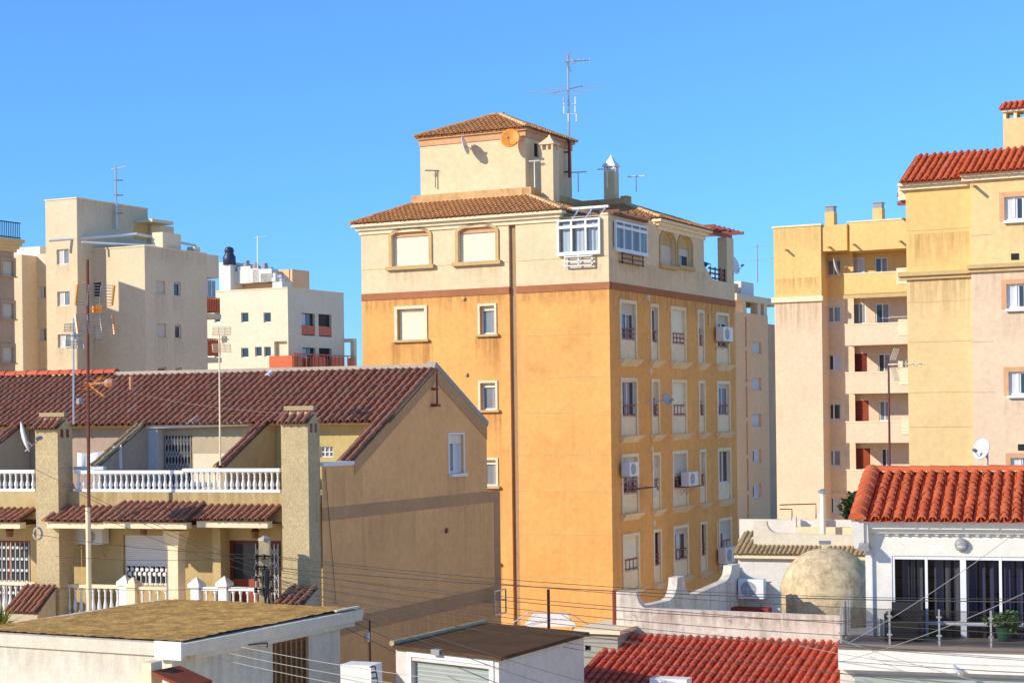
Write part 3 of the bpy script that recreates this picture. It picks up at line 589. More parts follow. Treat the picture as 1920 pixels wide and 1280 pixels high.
# ================================================================== TERRACED HOUSES ON THE LEFT
HL, HG = frames(578, 880, 44, 21, 25)           # chimney fronts / gable wall
def houses():
    G = HG; dR, dL = G.d, HL.d
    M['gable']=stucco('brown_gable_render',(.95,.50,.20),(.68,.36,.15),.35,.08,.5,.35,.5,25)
    M['gableb']=stucco('dark_render_band',(.58,.33,.16),(.44,.25,.12),.4,.08,.8,.3,.5,25)
    M['pebble']=stucco('pebbledash',(.64,.50,.28),(.42,.32,.18),.2,.1,.6,.2,1.0,40,.5)
    M['cement']=stucco('grey_cement',(.42,.38,.32),(.3,.26,.2),.4)
    M['yellow']=stucco('yellow_wall',(.62,.49,.2),(.42,.32,.15),.3); M['sand']=stucco('sand_wall',(.56,.42,.2),(.4,.28,.14),.35,.08,.8,.4)
    M['whiteblue']=stucco('cool_white_wall',(.62,.64,.66),(.45,.46,.48),.2); M['buff']=stucco('buff_wall',(.55,.45,.3),(.4,.3,.2),.3); M['pink']=stucco('pinkish_wall',(.5,.36,.27),None,.3)
    R0 = thing('terraced_house', 'end terrace house with brown gable wall, wine red tiled roof and white balustrades', 'house', G.O)
    s_cop, s_eave, s_rid, s_rear, s_end = G.s(603,880), G.s(735,780), G.s(816,690), G.s(912,796), G.s(937,930)
    zr = G.z(816,688); ze = G.z(735,779); zre = G.z(912,797); zp = G.z(640,872); slo = (zr-ze)/(s_rid-s_eave)
    s_par = G.s(657,866); z_par = G.z(657,866)
    zl2 = G.z(925,928)
    # ---- gable wall: profile with the sloping parapet, one opening for the window
    wr = G.rect(841,815,869,886)
    mb = MB()
    def strip(sa,sb,ta,tb,z0=0): mb.poly([G.pt(sa,z0),G.pt(sb,z0),G.pt(sb,tb),G.pt(sa,ta)])
    top = lambda s: zr-slo*(s_rid-s) if s<s_rid else zr-(zr-zre)*(s-s_rid)/(s_rear-s_rid)
    strip(s_cop,s_par,zp,zp); strip(s_par,s_eave,z_par,top(s_eave)); strip(s_eave,s_rid,top(s_eave),zr); strip(s_rid,wr[0],zr,top(wr[0]))
    strip(wr[0],wr[1],wr[2],wr[2]); strip(wr[0],wr[1],top(wr[0]),top(wr[1]),wr[3]); strip(wr[1],s_rear,top(wr[1]),top(s_rear)); strip(s_rear,s_end,zl2,zl2-.05)
    q=[(wr[0],wr[2]),(wr[1],wr[2]),(wr[1],wr[3]),(wr[0],wr[3])]
    for i in range(4):
        (x,y),(X,Y)=q[i],q[(i+1)%4]; mb.poly([G.pt(x,y),G.pt(X,Y),G.pt(X,Y,-.16),G.pt(x,y,-.16)])
    bk = lambda s,a,z: G.O+dR*s+dL*a+V((0,0,z))
    W = 7.8                                    # width of this house along the front
    mb.poly([bk(s_rear,0,0),bk(s_rear,W,0),bk(s_rear,W,zre),bk(s_rear,0,zre)])
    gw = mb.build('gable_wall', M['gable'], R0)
    mb = MB(); z1,z0 = G.z(770,935),G.z(770,958)          # darker render over the concrete frame
    mb.fbox(G,s_cop+.02,s_end-.01,z0,z1,.001,.012)
    z1b,z0b = G.z(790,1128),G.z(790,1156); mb.fbox(G,s_cop+.02,s_end-.01,z0b,z1b,.001,.012)
    mb.fbox(G,s_end-.42,s_end-.012,z1b,z0,.001,.012); mb.build('render_band', M['gableb'], R0)
    w_=.42
    mb = MB()
    for a,b2,ta,tb in ((s_par+.2,s_rid,top(s_par+.2),zr),(s_rid,s_rear,zr,zre)):
        mb.prism([G.pt(a,ta-w_,.001),G.pt(b2,tb-w_,.001),G.pt(b2,tb,.001),G.pt(a,ta,.001)],G.n*.02)
    mb.build('verge_band', M['gableb'], R0)
    MB().prism([G.pt(s_rid,zr,.03),G.pt(s_rear+.05,zre-.03,.03),G.pt(s_rear+.12,zre+.10,.03),G.pt(s_rid,zr+.16,.03)],-G.n*.3).build('verge_coping', M['cement'], R0)
    MB().fbox(G,s_rear,s_end,zl2-.1,zl2,-3,.001).build('rear_slab', M['gableb'], R0)
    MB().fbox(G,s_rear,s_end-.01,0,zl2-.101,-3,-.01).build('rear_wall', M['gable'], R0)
    window(R0,G,wr,.13,'white',.07,2,1,.2,pane='panel',cur=(.5,1,'curtain'),sur='white',sw=.06,sill='white',sx=.03,so=.025)
    stain(R0,G,wr[0]-.1,wr[1]+.1,wr[2]-.1,2.2,'st_grey'); stain(R0,G,s_cop+.05,s_par+.6,zp-.02,2.2,'st_grey'); stain(R0,G,s_cop+2,s_cop+5,z0-.01,1.8,'st_grey'); stain(R0,G,s_end-2.5,s_end-.6,z0-.01,2.2,'st_grey'); stain(R0,G,s_cop+4,s_end-1.6,z0b-.01,2.0,'st_grey')
    # coping of the terrace parapet
    mb = MB(); mb.fbox(G,s_cop,s_par+.12,zp+.002,zp+.10,-.3,.06); mb.build('coping', M['white'], R0)
    # ---- main roof (front and rear slopes), the ridge and sloping parapets
    pit = slo; ov = .25
    ze0 = ze-ov*slo-.02
    tiles('roof',R0,M['t_wine'],bk(s_eave-ov,W,ze0),-dL,dR,W+.06,s_rid-s_eave+ov,pit,tw=.225,tl=.36,r=.085,lift=.04)
    tiles('roof',R0,M['t_wine'],bk(s_rear+.1,.27,zre-.06),dL,-dR,W-.27,s_rear-s_rid+.1,(zr-zre)/(s_rear-s_rid),tw=.225,tl=.4,r=.07)
    mb = MB(); mb.fbox(Fr(bk(s_rid,0,0),dL,HL.n),-.05,W,zr-.02,zr+.09,-.13,.13); mb.build('ridge', M['ridgep'], R0)
    # verge tiles running down the sloping parapet of the gable
    tiles('verge_tiles',R0,M['t_wine'],bk(s_par-.02,.36,z_par+.02),-dL,dR,.42,s_eave-s_par+.1,(ze-z_par)/(s_eave-s_par),tw=.21,tl=.36,r=.07)
    def sloped_parapet(par,a0,a1,mat,tm):
        p = [(s_par,zp-.9),(s_eave+.2,zp-.9),(s_eave+.2,ze+.02),(s_par,z_par-.06)]
        MB().prism([bk(s,a0,z) for s,z in p], dL*(a1-a0)).build('party_wall', M[mat], par)
        tiles('verge_tiles',par,tm,bk(s_par-.12,a1+.06,z_par-.10),-dL,dR,abs(a1-a0)+.12,s_eave-s_par+.1,(ze-z_par)/(s_eave-s_par),tw=.21,tl=.36,r=.065)
    # upper storey back wall, behind the terrace
    FB = Fr(bk(s_eave+.25,0,0),dL,HL.n)
    zt = HL.z(350,926)+.05
    a1,a2 = FB.s(500,830)-.0, FB.s(268,830)
    dr = FB.rect(307,817,361,890); dr=(dr[0],dr[1],zt,dr[3]); sw_=FB.rect(612,836,625,856)
    mb = MB(); mb.wall(FB,0,a1,zt-.2,ze+.1,[FB.rect(600,837,625,857)],.12); mb.build('upper_wall', M['yellow'], R0)
    mb = MB(); mb.wall(FB,a1,a2,zt-.2,ze+.1,[dr],.15); mb.build('upper_wall', M['buff'], R0)
    window(R0,FB,FB.rect(600,837,625,857),.1,'white',.03,3,2,pane='panel')
    w = window(R0,FB,dr,.1,'red',.06,2,1,name='terrace_door')
    mb = MB()
    for k in range(9): x = dr[0]+.05+(dr[1]-dr[0]-.1)*k/8; mb.tube([FB.pt(x,dr[2],.0),FB.pt(x,dr[3],.0)],.018,4)
    for k in range(4):
        zz = dr[2]+(dr[3]-dr[2])*(k+.5)/4
        for i in range(8):
            x = dr[0]+.05+(dr[1]-dr[0]-.1)*(i+.5)/8; mb.tube([FB.pt(x-.05,zz-.12,.01),FB.pt(x+.05,zz+.12,.01)],.01,4); mb.tube([FB.pt(x+.05,zz-.12,.012),FB.pt(x-.05,zz+.12,.012)],.01,4)
    mb.build('grille', M['steel'], w)
    sloped_parapet(R0, FB.s(512,820)-.1, FB.s(512,820)+.12, 'sand', M['t_wine'])
    sloped_parapet(R0, FB.s(284,820)-.1, FB.s(284,820)+.1, 'cement', M['t_old'])
    # gutters under the eaves
    zg = ze-.2
    gut = MB(); gut.tube(loft(FB.pt(FB.s(282,810),zg-.02,.34),FB.pt(FB.s(478,803),zg+.05,.34),6),.075,8); gut.tube([FB.pt(FB.s(284,812),zg-.02,.34),FB.pt(FB.s(284,812),zg-.25,.1),FB.pt(FB.s(284,812),zt,.1)],.045,6); gut.build('gutter', M['white'], R0)
    mb = MB(); mb.fbox(FB,.25,a1-.15,zg-.03,zg+.1,.02,.2); mb.build('eave_fascia', M['ivory'], R0)
    mb = MB(); mb.fbox(FB,a2+.02,W+.0,zg-.06,zg+.1,.02,.2); mb.build('eave_fascia', M['yellow'], R0)
    mb = MB(); mb.wall(FB,a2,W,zt-.2,ze+.1,[]); mb.build('upper_wall', M['sand'], R0)
    mb = MB(); mb.poly([FB.pt(a2-.15,zt,.05),FB.pt(a2-.15,zt+1.5,.05),FB.pt(a2-.15,zt+1.5,2),FB.pt(a2-.15,zt,2.4)]); 
    MB().fbox(FB,FB.s(282,850)-.02,FB.s(306,850),zt,zg-.1,.002,.3).build('pilaster', M['whiteblue'], R0)
    # low white parapet with a step inside the terrace
    FT=FB.off(1.3); MB().fbox(FT,FT.s(425,875),FT.s(366,875),zt,FT.z(390,850),-.1,.1).build('terrace_parapet', M['ivory'], R0)
    # terrace slab and its front
    Ff = Fr(bk(.45,0,0),dL,HL.n)          # plane of the balustrades
    aw = Ff.s(140,900)
    zb0, zb1 = Ff.z(330,922), Ff.z(330,880)
    MB().fbox(Ff,.02,W,zt-.3,zt-.12,-4.3,-.16).build('terrace_floor', M['buff'], R0)
    zpe = Ff.z(330,958)
    mb = MB(); mb.fbox(Ff,.02,W,zpe-.25,zb0-.002,-.15,.05); mb.build('terrace_front', M['sand'], R0)
    balustrade(R0,Ff,Ff.s(528,900)+.02,Ff.s(345,900),0,zb0,zb1+.03,.165)
    balustrade(R0,Ff,Ff.s(344,900),aw,-.06,zb0,zb1-.02,.165)
    MB().fbox(Ff,aw-.8,aw+.15,zb1-.01,zb1+.08,-.3,-.15).build('terrace_coping', M['whiteblue'], R0)
    stain(R0,Ff,.3,W-.2,zb0-.0,.75,'st_brown',.055)
    # ---- chimney stacks
    def stack(par,Fc,a0,a1,depth,ytop,xref,name='chimney_stack'):
        za = Fc.z(xref,ytop); mb = MB(); mb.fbox(Fc,a0,a1,0,za,-depth,0); c = mb.build(name, M['pebble'], par)
        zt_ = za; zr_ = za+.42; ctr = depth/2
        pts = [Fc.pt(a0,zt_+.001,0),Fc.pt(a0,zt_+.001,-depth),Fc.pt(a0,zr_-.12,-depth*.62),Fc.pt(a0,zr_-.12,-depth*.38)]
        MB().prism(pts, Fc.d*(a1-a0)).build('cap_gable', M['pebble'], c)
        rn = depth*.62
        tiles('cap_tiles',c,M['t_wine'],Fc.pt(a1+.05,zt_+.03,.12),-Fc.d,-Fc.n,a1-a0+.1,rn,.62,tw=.2,tl=.3,r=.06)
        MB().fbox(Fc,a0-.04,a1+.04,zr_-.08,zr_+.03,-depth*.62,-depth*.36).build('cap_ridge', M['t_old'], c)
        mb = MB(); Fs = Fr(Fc.pt(a0,0,0),-Fc.n,-Fc.d)
        for q in (.2,.58): mb.fbox(Fs,depth*q,depth*(q+.17),za-.22,za-.0,.001,.012)
        mb.build('flue_vent', M['red'], c); return c
    stack(R0,HL,0,HL.s(528,900),s_cop,794,578)
    Fq = HL; a0c, a1c = HL.s(109,900), HL.s(67,900)
    # ---- ground floor porch
    zf = Ff.z(330,1100)-.85; 
    Fg = Fr(bk(1.4,0,0),dL,HL.n)          # ground floor wall under the porch
    zce = zpe-.1
    shw = Fg.rect(230,1002,322,1098); dr2 = Fg.rect(427,1012,528,1100); dr2=(dr2[0],dr2[1],zf,dr2[3]); gbar=Fg.rect(232,1058,320,1098)
    shw=(shw[0],shw[1],gbar[2],shw[3])
    mb = MB(); mb.wall(Fg,0,W,0,zce,[shw,dr2],.2); mb.build('ground_wall', M['sand'], R0)
    w = window(R0,Fg,shw,.16,'white',.05,2,1,.6,'white')
    mb = MB()
    for k in range(10): x = shw[0]+.06+(shw[1]-shw[0]-.12)*k/9; mb.tube([Fg.pt(x,shw[2]+.02,-.06),Fg.pt(x,shw[3]-(shw[3]-shw[2])*.6,-.06)],.014,4)
    for k in range(18): x = shw[0]+.1+(shw[1]-shw[0]-.2)*k/17; mb.lathe(Fg.pt(x,shw[2]+.3+.12*(k%2),-.05),[(.05,-.01),(.06,0),(.05,.01)],8,Fg.n)
    mb.build('grille', M['white'], w)
    w = window(R0,Fg,dr2,.16,'red',.09,2,1,pane='pane',name='front_door')
    MB().fbox(Fg,(dr2[0]+dr2[1])/2+.05,dr2[1]-.1,zf+.05,zf+1.0,-.13,-.09).build('door_panel', M['wood2'], w)
    mb = MB()
    for k in range(7): x = dr2[0]+.1+(dr2[1]-dr2[0])*.42*k/6; mb.tube([Fg.pt(x,zf,-.02),Fg.pt(x,dr2[3]-.08,-.02)],.013,4)
    for k in range(5):
        for i in range(6):
            x = dr2[0]+.1+(dr2[1]-dr2[0])*.42*(i+.5)/6; z = zf+.2+(dr2[3]-zf-.3)*k/5; mb.tube([Fg.pt(x-.07,z,-.015),Fg.pt(x+.07,z+.3,-.015)],.009,4); mb.tube([Fg.pt(x+.07,z,-.01),Fg.pt(x-.07,z+.3,-.01)],.009,4)
    mb.build('grille', M['white'], w)
    # porch roof in two stepped lengths over white fascias
    zeA, zeB = Ff.z(330,977), Ff.z(170,977)
    def porch(x0,x1,ye,yt,o):
        a,b2 = Ff.s(x0,960),Ff.s(x1,960); z0 = Ff.off(o).z((x0+x1)/2,ye); z1 = Ff.z((x0+x1)/2,yt)
        tiles('porch_roof',R0,M['t_wine'],Ff.pt(a,z0,o),-dL,dR,a-b2,o-.02,max(.3,(z1-z0)/o),tw=.2,tl=.3,r=.06)
        mb = MB(); mb.fbox(Ff,b2+.05,a-.05,z0-.21,z0-.05,o-.35,o-.10); mb.build('porch_fascia', M['ivory'], R0)
        mb = MB(); mb.fbox(Ff,b2+.1,a-.1,z0-.2,z0-.13,-.93,o-.36); mb.build('porch_ceiling', M['buff'], R0)
    porch(390,528,974,946,.75); porch(226,385,976,940,.95); porch(112,224,976,948,.75)
    # pillar with capital, deep side wall
    a = Ff.s(329,1050); mb = MB(); mb.fbox(Ff,a-.17,a+.17,zf,zeA-.75,-.2,.16); p = mb.build('pillar', M['ivory'], R0)
    MB().hexa([Ff.pt(a-.17,zeA-.75,-.2),Ff.pt(a+.17,zeA-.75,-.2),Ff.pt(a+.17,zeA-.75,.16),Ff.pt(a-.17,zeA-.75,.16)],[Ff.pt(a-.26,zeA-.24,-.3),Ff.pt(a+.26,zeA-.24,-.3),Ff.pt(a+.26,zeA-.24,.2),Ff.pt(a-.26,zeA-.24,.2)]).build('capital', M['ivory'], p)
    MB().fbox(Ff,Ff.s(385,1000)-.15,Ff.s(385,1000)+.1,zf,zeA-.05,-.94,-.5).build('porch_wall', M['sand'], R0)
    # lower balustrades with capped piers
    MB().fbox(Ff,.02,W,zf-.15,zf,-.93,.3).build('porch_floor', M['buff'], R0)
    MB().fbox(Ff,.02,W,0,zf-.151,-.2,.28).build('terrace_base', M['ivory'], R0)
    z1l = Ff.z(330,1099)
    def pier(px,mat='white',top=1086,w=.12):
        a = Ff.s(px,1100); zt_ = Ff.z(px,top); mb = MB(); mb.fbox(Ff,a-w,a+w,zf,zt_-.14,-w,w); p = mb.build('pier', M[mat], R0)
        mb = MB(); c = Ff.pt(a,zt_-.14,0); k = w+.045; mb.add([c+dL*x*k+dR*y*k for x,y in ((-1,-1),(1,-1),(1,1),(-1,1))]+[c+V((0,0,.09))+dL*x*k+dR*y*k for x,y in ((-1,-1),(1,-1),(1,1),(-1,1))]+[c+V((0,0,.27))],[[3,2,1,0],[0,1,5,4],[1,2,6,5],[2,3,7,6],[3,0,4,7],[4,5,8],[5,6,8],[6,7,8],[7,4,8]]); mb.build('pier_cap', M[mat], p)
    pier(235); pier(250,'ivory',1090); pier(369,'white',1090); pier(421,'white',1088)
    balustrade(R0,Ff,Ff.s(226,1100),Ff.s(113,1100),0,zf,z1l,.18,'ivory'); balustrade(R0,Ff,Ff.s(319,1100),Ff.s(260,1100),0,zf,z1l-.02,.2,'pink2' if 0 else 'ivory')
    balustrade(R0,Ff,Ff.s(411,1100),Ff.s(380,1100),0,zf,z1l+.02,.2); balustrade(R0,Ff,Ff.s(512,1100),Ff.s(431,1100),0,zf,z1l+.03,.18)
    # tiled garden wall stump by the right chimney
    def tiled_stump(par,x0,x1,y0,y1,o):
        F2 = HL.off(o); a,b2 = F2.s(x1,y0),F2.s(x0,y0); z1 = F2.z(x1,y0); z0 = F2.off(.8).z(x0,y1)
        MB().hexa([F2.pt(a,0,0),F2.pt(b2,0,0),F2.pt(b2,0,.8),F2.pt(a,0,.8)],[F2.pt(a,z1-.08,0),F2.pt(b2,z1-.08,0),F2.pt(b2,z0-.08,.8),F2.pt(a,z0-.08,.8)]).build('stair_wall', M['buff'], par)
        tiles('stair_tiles',par,M['t_wine'],F2.pt(b2,z0,.85),-dL,dR,b2-a,.85,(z1-z0)/.85,tw=.17,tl=.3,r=.055)
    tiled_stump(R0,543,594,1099,1132,.1)
    # ================================================================ the neighbouring house on the left
    N0 = thing('terraced_house', 'terrace house at the left edge with bright red ridge tiles over a wine red roof', 'house', bk(0,W,0)+V((0,0,0)))
    W2 = 9.0
    tiles('roof',N0,M['t_wine'],bk(s_eave-ov,W+W2,ze0),-dL,dR,W2-.02,s_rid-s_eave+ov,pit,tw=.225,tl=.36,r=.085,lift=.04)
    tiles('roof',N0,M['t_wine'],bk(s_rear+.1,W+.02,zre-.06),dL,-dR,W2,s_rear-s_rid+.1,(zr-zre)/(s_rear-s_rid),tw=.225,tl=.4,r=.07)
    FRd=Fr(bk(s_rid,0,0),dL,HL.n); sr=max(W+.2,FRd.s(218,706)); MB().fbox(FRd,W+.01,sr,zr-.02,zr+.09,-.13,.13).build('ridge', M['ridgep'], N0)
    ridge('ridge',N0,M['t_red2'],bk(s_rid,sr,zr+.06),bk(s_rid,W+W2,zr+.06),.13,.42)
    mb = MB(); mb.wall(FB,W+.01,W+W2,zt-.2,ze+.1,[]); mb.build('upper_wall', M['pink'], N0)
    MB().fbox(FB,W+.01,W+W2,zg-.06,zg+.1,.02,.2).build('eave_fascia', M['yellow'], N0)
    A_ = FB.s(52,820); sloped_parapet(N0,A_-.1,A_+.12,'buff',M['t_wine'])
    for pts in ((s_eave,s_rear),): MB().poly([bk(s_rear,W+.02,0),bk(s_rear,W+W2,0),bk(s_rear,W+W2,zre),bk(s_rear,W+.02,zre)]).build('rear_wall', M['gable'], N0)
    MB().fbox(Ff,W+.01,W+W2,zt-.3,zt-.12,-4.3,-.16).build('terrace_floor', M['buff'], N0)
    MB().fbox(Ff,W+.01,W+W2,zpe-.25,zb0-.002,-.15,.05).build('terrace_front', M['sand'], N0)
    balustrade(N0,Ff,Ff.s(66,900),Ff.s(-50,900),-.04,zb0,zb1,.18)
    stack(N0,HL,a0c,a1c,HL.s(109,900)-HL.s(138,900) if 0 else s_cop+.02,805,88)
    shd = Fg.rect(-30,1012,58,1092); shd=(shd[0],shd[1],zf,shd[3])
    mb = MB(); mb.wall(Fg,W+.01,W+W2,0,zce,[shd],.2); mb.build('ground_wall', M['sand'], N0)
    w = window(N0,Fg,shd,.14,'wood2',.07,2,1,name='terrace_door')
    mb = MB()
    for k in range(10): x = shd[0]+.08+(shd[1]-shd[0]-.2)*k/9; mb.tube([Fg.pt(x,zf,-.04),Fg.pt(x,shd[3]-.05,-.04)],.013,4)
    for k in range(6):
        for i in range(9):
            x = shd[0]+.08+(shd[1]-shd[0]-.2)*(i+.5)/9; z = zf+.15+(shd[3]-zf-.35)*k/5; mb.lathe(Fg.pt(x,z,-.03),[(.035,-.012),(.045,0),(.035,.012)],8,Fg.n)
    mb.build('grille', M['white'], w)
    def porch2(x0,x1,ye,yt,o):
        a,b2 = Ff.s(x0,960),Ff.s(x1,960); z0 = Ff.off(o).z((x0+x1)/2,ye); z1 = Ff.z((x0+x1)/2,yt)
        tiles('porch_roof',N0,M['t_wine'],Ff.pt(a,z0,o),-dL,dR,a-b2,o-.02,max(.3,(z1-z0)/o),tw=.2,tl=.3,r=.06)
        MB().fbox(Ff,b2+.05,a-.05,z0-.21,z0-.05,o-.35,o-.10).build('porch_fascia', M['ivory'], N0); MB().fbox(Ff,b2+.1,a-.1,z0-.2,z0-.13,-.93,o-.36).build('porch_ceiling', M['buff'], N0)
    porch2(-60,68,976,952,.75)
    MB().fbox(Ff,W+.01,W+W2,zf-.15,zf,-.93,.3).build('porch_floor', M['buff'], N0); MB().fbox(Ff,W+.01,W+W2,0,zf-.151,-.2,.28).build('terrace_base', M['ivory'], N0)
    balustrade(N0,Ff,Ff.s(68,1100),Ff.s(-50,1100),0,zf,z1l+.02,.18,'ivory')
    tiled_stump(N0,44,104,1098,1146,.15)
    return dict(G=G,FB=FB,Ff=Ff,Fg=Fg,zt=zt,zf=zf,bk=bk,s_rid=s_rid,zr=zr,s_end=s_end,zce=zce)
HOUSE = houses()
# ================================================================== DISTANT AND RIGHT-HAND APARTMENT BLOCKS
M['beige']=stucco('beige_render',(.78,.63,.42),(.60,.46,.30),.2,.06,.3,.2); M['lilac']=stucco('greige_render',(.86,.53,.29),(.66,.42,.24),.2,.06,.3,.2)
M['pale']=stucco('pale_render',(.80,.70,.51),(.5,.44,.34),.15,.05,.3,.15); M['amber']=stucco('amber_render',(.82,.53,.2),(.6,.33,.11),.25,.06,.4,.25)
M['sandp']=stucco('pinkish_sand_render',(.79,.585,.395),(.62,.44,.28),.2,.06,.35,.2); M['amber2']=stucco('soft_amber_render',(.80,.565,.27),(.6,.36,.15),.25,.06,.4,.2)
M['tawny']=stucco('tawny_render',(.55,.37,.23),(.3,.22,.16),.2); M['whit']=stucco('white_render',(.76,.73,.66),(.5,.45,.38),.2,.05,.5,.2)
def box_back(mb, pts, z0, z1):        # remaining plain walls through the listed plan points, and the flat roof
    for a,b in zip(pts,pts[1:]): mb.poly([V((a.x,a.y,z0)),V((b.x,b.y,z0)),V((b.x,b.y,z1)),V((a.x,a.y,z1))])
def volume(b, FLx, FRx, a, c, z0, z1, mat, hl=(), hr=(), dep=.2, name='wall', cap=None):
    """box-shaped block: sunlit face FLx (length a), right face FRx (length c)"""
    mb = MB(); mb.wall(FLx,0,a,z0,z1,hl,dep); mb.wall(FRx,0,c,z0,z1,hr,dep)
    p1 = FLx.pt(a,0); p2 = p1+FRx.d*c; p3 = FRx.pt(c,0); box_back(mb,[p1,p2,p3],z0,z1)
    mb.poly([FLx.pt(0,z1-.25),FLx.pt(a,z1-.25),p2+V((0,0,z1-.25)),p3+V((0,0,z1-.25))])
    w = mb.build(name, M[mat], b)
    if cap:
        mb = MB(); mb.fbox(FLx,-.04,a+.04,z1+.002,z1+.09,-.3,.05); mb.fbox(FRx,.301,c+.04,z1+.002,z1+.088,-.3,.05); mb.build('parapet_cap', M[cap], b)
    return w
# ---- K: beige block on the left with the stair tower
def beige_block():
    TL, TR = frames(145, 480, 120); b = thing('apartment_block','beige apartment block with tall square stair tower and orange balcony corner','building',TL.O)
    zt = TL.z(145,372); at = TL.s(85,400); ct = TR.s(277,400)
    tw = [TL.rect(106,468,129,495),TL.rect(107,547,131,573),TL.rect(108,627,133,651)]
    volume(b,TL,TR,at,ct,0,zt,'beige',tw,cap='ivory',name='tower_block')
    for r in tw: window(b,TL,r,.18,'white',.07,2,1,pane='panel',cur=(.5,1,'curtain'))
    # front block attached to the right face of the tower
    s1 = TR.s(174,540); Q = TR.pt(s1,0); F2 = Fr(Q,-TL.d,TL.n); a2 = F2.s(271,480); O2 = F2.pt(a2,0)
    KL = Fr(O2,TL.d,TL.n); KR = Fr(O2,TR.d,TR.n); zk = KL.z(271,462); c2 = KR.s(410,500); cs = KR.s(388,560)
    wl = [KL.rect(174,530,190,556),KL.rect(176,611,192,637)]
    wr = [KR.rect(292,526,310,552),KR.rect(326,528,339,556),KR.rect(293,606,312,633),KR.rect(328,608,340,635),KR.rect(296,687,313,712),KR.rect(329,688,341,713)]
    zb = KR.z(400,521)
    volume(b,KL,KR,a2,cs,0,zk,'beige',wl,wr,cap='ivory',name='front_block')
    for i,r in enumerate(wl): window(b,KL,r,.2,'wood' if i==0 else 'white',.06,2,1,0 if i==0 else 1)
    for i,r in enumerate(wr): window(b,KR,r,.18,'white',.06,1,1,1 if i in (0,2) else .1,'shutg')
    for r in wr: stain(b,KR,r[0]-.2,r[1]+.2,r[2],2.2,'st_grey')
    for r in wl: stain(b,KL,r[0]-.1,r[1]+.1,r[2],1.6,'st_grey')
    for r in tw: stain(b,TL,r[0]-.1,r[1]+.1,r[2],1.6,'st_grey')
    stain(b,KR,.2,cs,zk,1.5,'st_grey'); stain(b,TR,.2,ct,zt,1.5,'st_grey')
    # rear corner with inset balconies behind orange panels
    zk2=[KR.z(399,522),KR.z(399,590),KR.z(399,596),KR.z(399,668)]
    MB().fbox(KR,cs+.01,c2,zb,zk,-6,-.0).build('corner_block', M['beige'], b)
    MB().fbox(KR,cs+.02,c2+.3,0,zb-.01,-6,-1.6).build('corner_wall', M['beige'], b)
    for y in (588,670): z = KR.z(399,y); MB().fbox(KR,cs+.02,c2+.2,z-.35,z,-1.59,.02).build('balcony_slab', M['beige'], b)
    for y0,y1 in ((560,586),(637,667)):
        z1,z0 = KR.z(399,y0),KR.z(399,y1); mb = MB(); mb.fbox(KR,cs+.05,c2+.15,z0+.05,z1,-.1,-.04); mb.fbox(KR,c2+.09,c2+.15,z0+.05,z1,-1.5,-.11); w = mb.build('balcony_panel', M['orail'], b)
        mb = MB(); [mb.tube([KR.pt(cs+.06+(c2-cs)*k/5,z0,-.02),KR.pt(cs+.06+(c2-cs)*k/5,z1+.05,-.02)],.03,4) for k in range(6)]; mb.tube([KR.pt(cs+.05,z1+.06,-.06),KR.pt(c2+.15,z1+.06,-.06)],.04,4); mb.build('handrail', M['orail'], w)
    r = KR.rect(391,524,407,558); mb = MB(); bars(mb,KR,r[0],r[1],r[2],r[3],-.2,-.12,.06,2,1); w = mb.build('glazing', M['white'], b); MB().poly([KR.pt(r[0],r[2],-.16),KR.pt(r[1],r[2],-.16),KR.pt(r[1],r[3],-.16),KR.pt(r[0],r[3],-.16)]).build('pane', M['panel'], w)
    # terrace canopy, lift house and roof furniture
    zr = zk-.25
    e0 = TR.s(252,420); MB().fbox(TR,e0,ct+.9,TR.z(270,421),TR.z(270,415),.01,1.6).build('canopy', M['beige'], b)
    MB().fbox(TR,ct+.01,ct+2.6,zr,TR.z(280,420)-.01,-2,.3).build('lift_house', M['beige'], b)
    w_ = TR.rect(252,423,284,452); MB().fbox(TR,w_[0],ct-.05,w_[2],w_[3],.005,.05).build('roof_door', M['amber'], b)
    a = KR.s(316,455); a3 = KR.s(350,455); z = KR.z(330,436); mb = MB(); mb.fbox(KR,a,a3,zr,z,-1.4,-.5); mb.build('chimney', M['ivory'], b)
    MB().fbox(KR,KR.s(376,470),KR.s(386,470),zr,KR.z(380,462),-1.2,-.5).build('chimney', M['ivory'], b)
    mb = MB(); z = KR.z(330,437)
    mb.tube([KR.pt(KR.s(222,448),z-.7,-6),KR.pt(KR.s(300,440),z-.1,-2)],.10,5); mb.tube([KR.pt(KR.s(300,440),z-.1,-2),KR.pt(a3+2.2,z-.55,-.9)],.10,5); mb.tube([KR.pt(a3+2.2,z-.55,-.9),KR.pt(a3+2.3,z-1.9,-.8)],.09,5); mb.tube([KR.pt(KR.s(245,449),z-.8,-4.2),KR.pt(a+.2,z-.9,-1)],.08,5); mb.build('pergola', M['white'], b)
    mb = MB(); [mb.fbox(KL,.8+k*1.25,1.8+k*1.25,zr,zr+.75,-3.5,-2.9) for k in range(3)]; mb.build('roof_machine', M['ivory'], b)
    # lower blocks on the far left of the tower
    A1 = Fr(TL.pt(at,0,-.9),TL.d,TL.n); r1 = A1.s(70,560)
    ww = [A1.rect(71,537,86,560),A1.rect(71,615,87,640),A1.rect(72,692,88,716)]
    za = A1.z(78,476); mb = MB(); mb.wall(A1,-.02,r1,0,za,ww,.2); mb.build('link_wall', M['pale'], b)
    for r in ww: window(b,A1,r,.18,'white',.07,2,1,pane='panel',cur=(.5,1,'curtain'))
    A2 = Fr(A1.pt(r1,0,0),TR.d*-1,TR.n); 
    B2 = Fr(A1.pt(r1,0,1.5),TL.d,TL.n); r2 = B2.s(-40,560); BR = Fr(B2.O,TR.d,TR.n)
    volume(b,B2,BR,r2,7,0,B2.z(45,477),'beige',[],[],name='side_block')
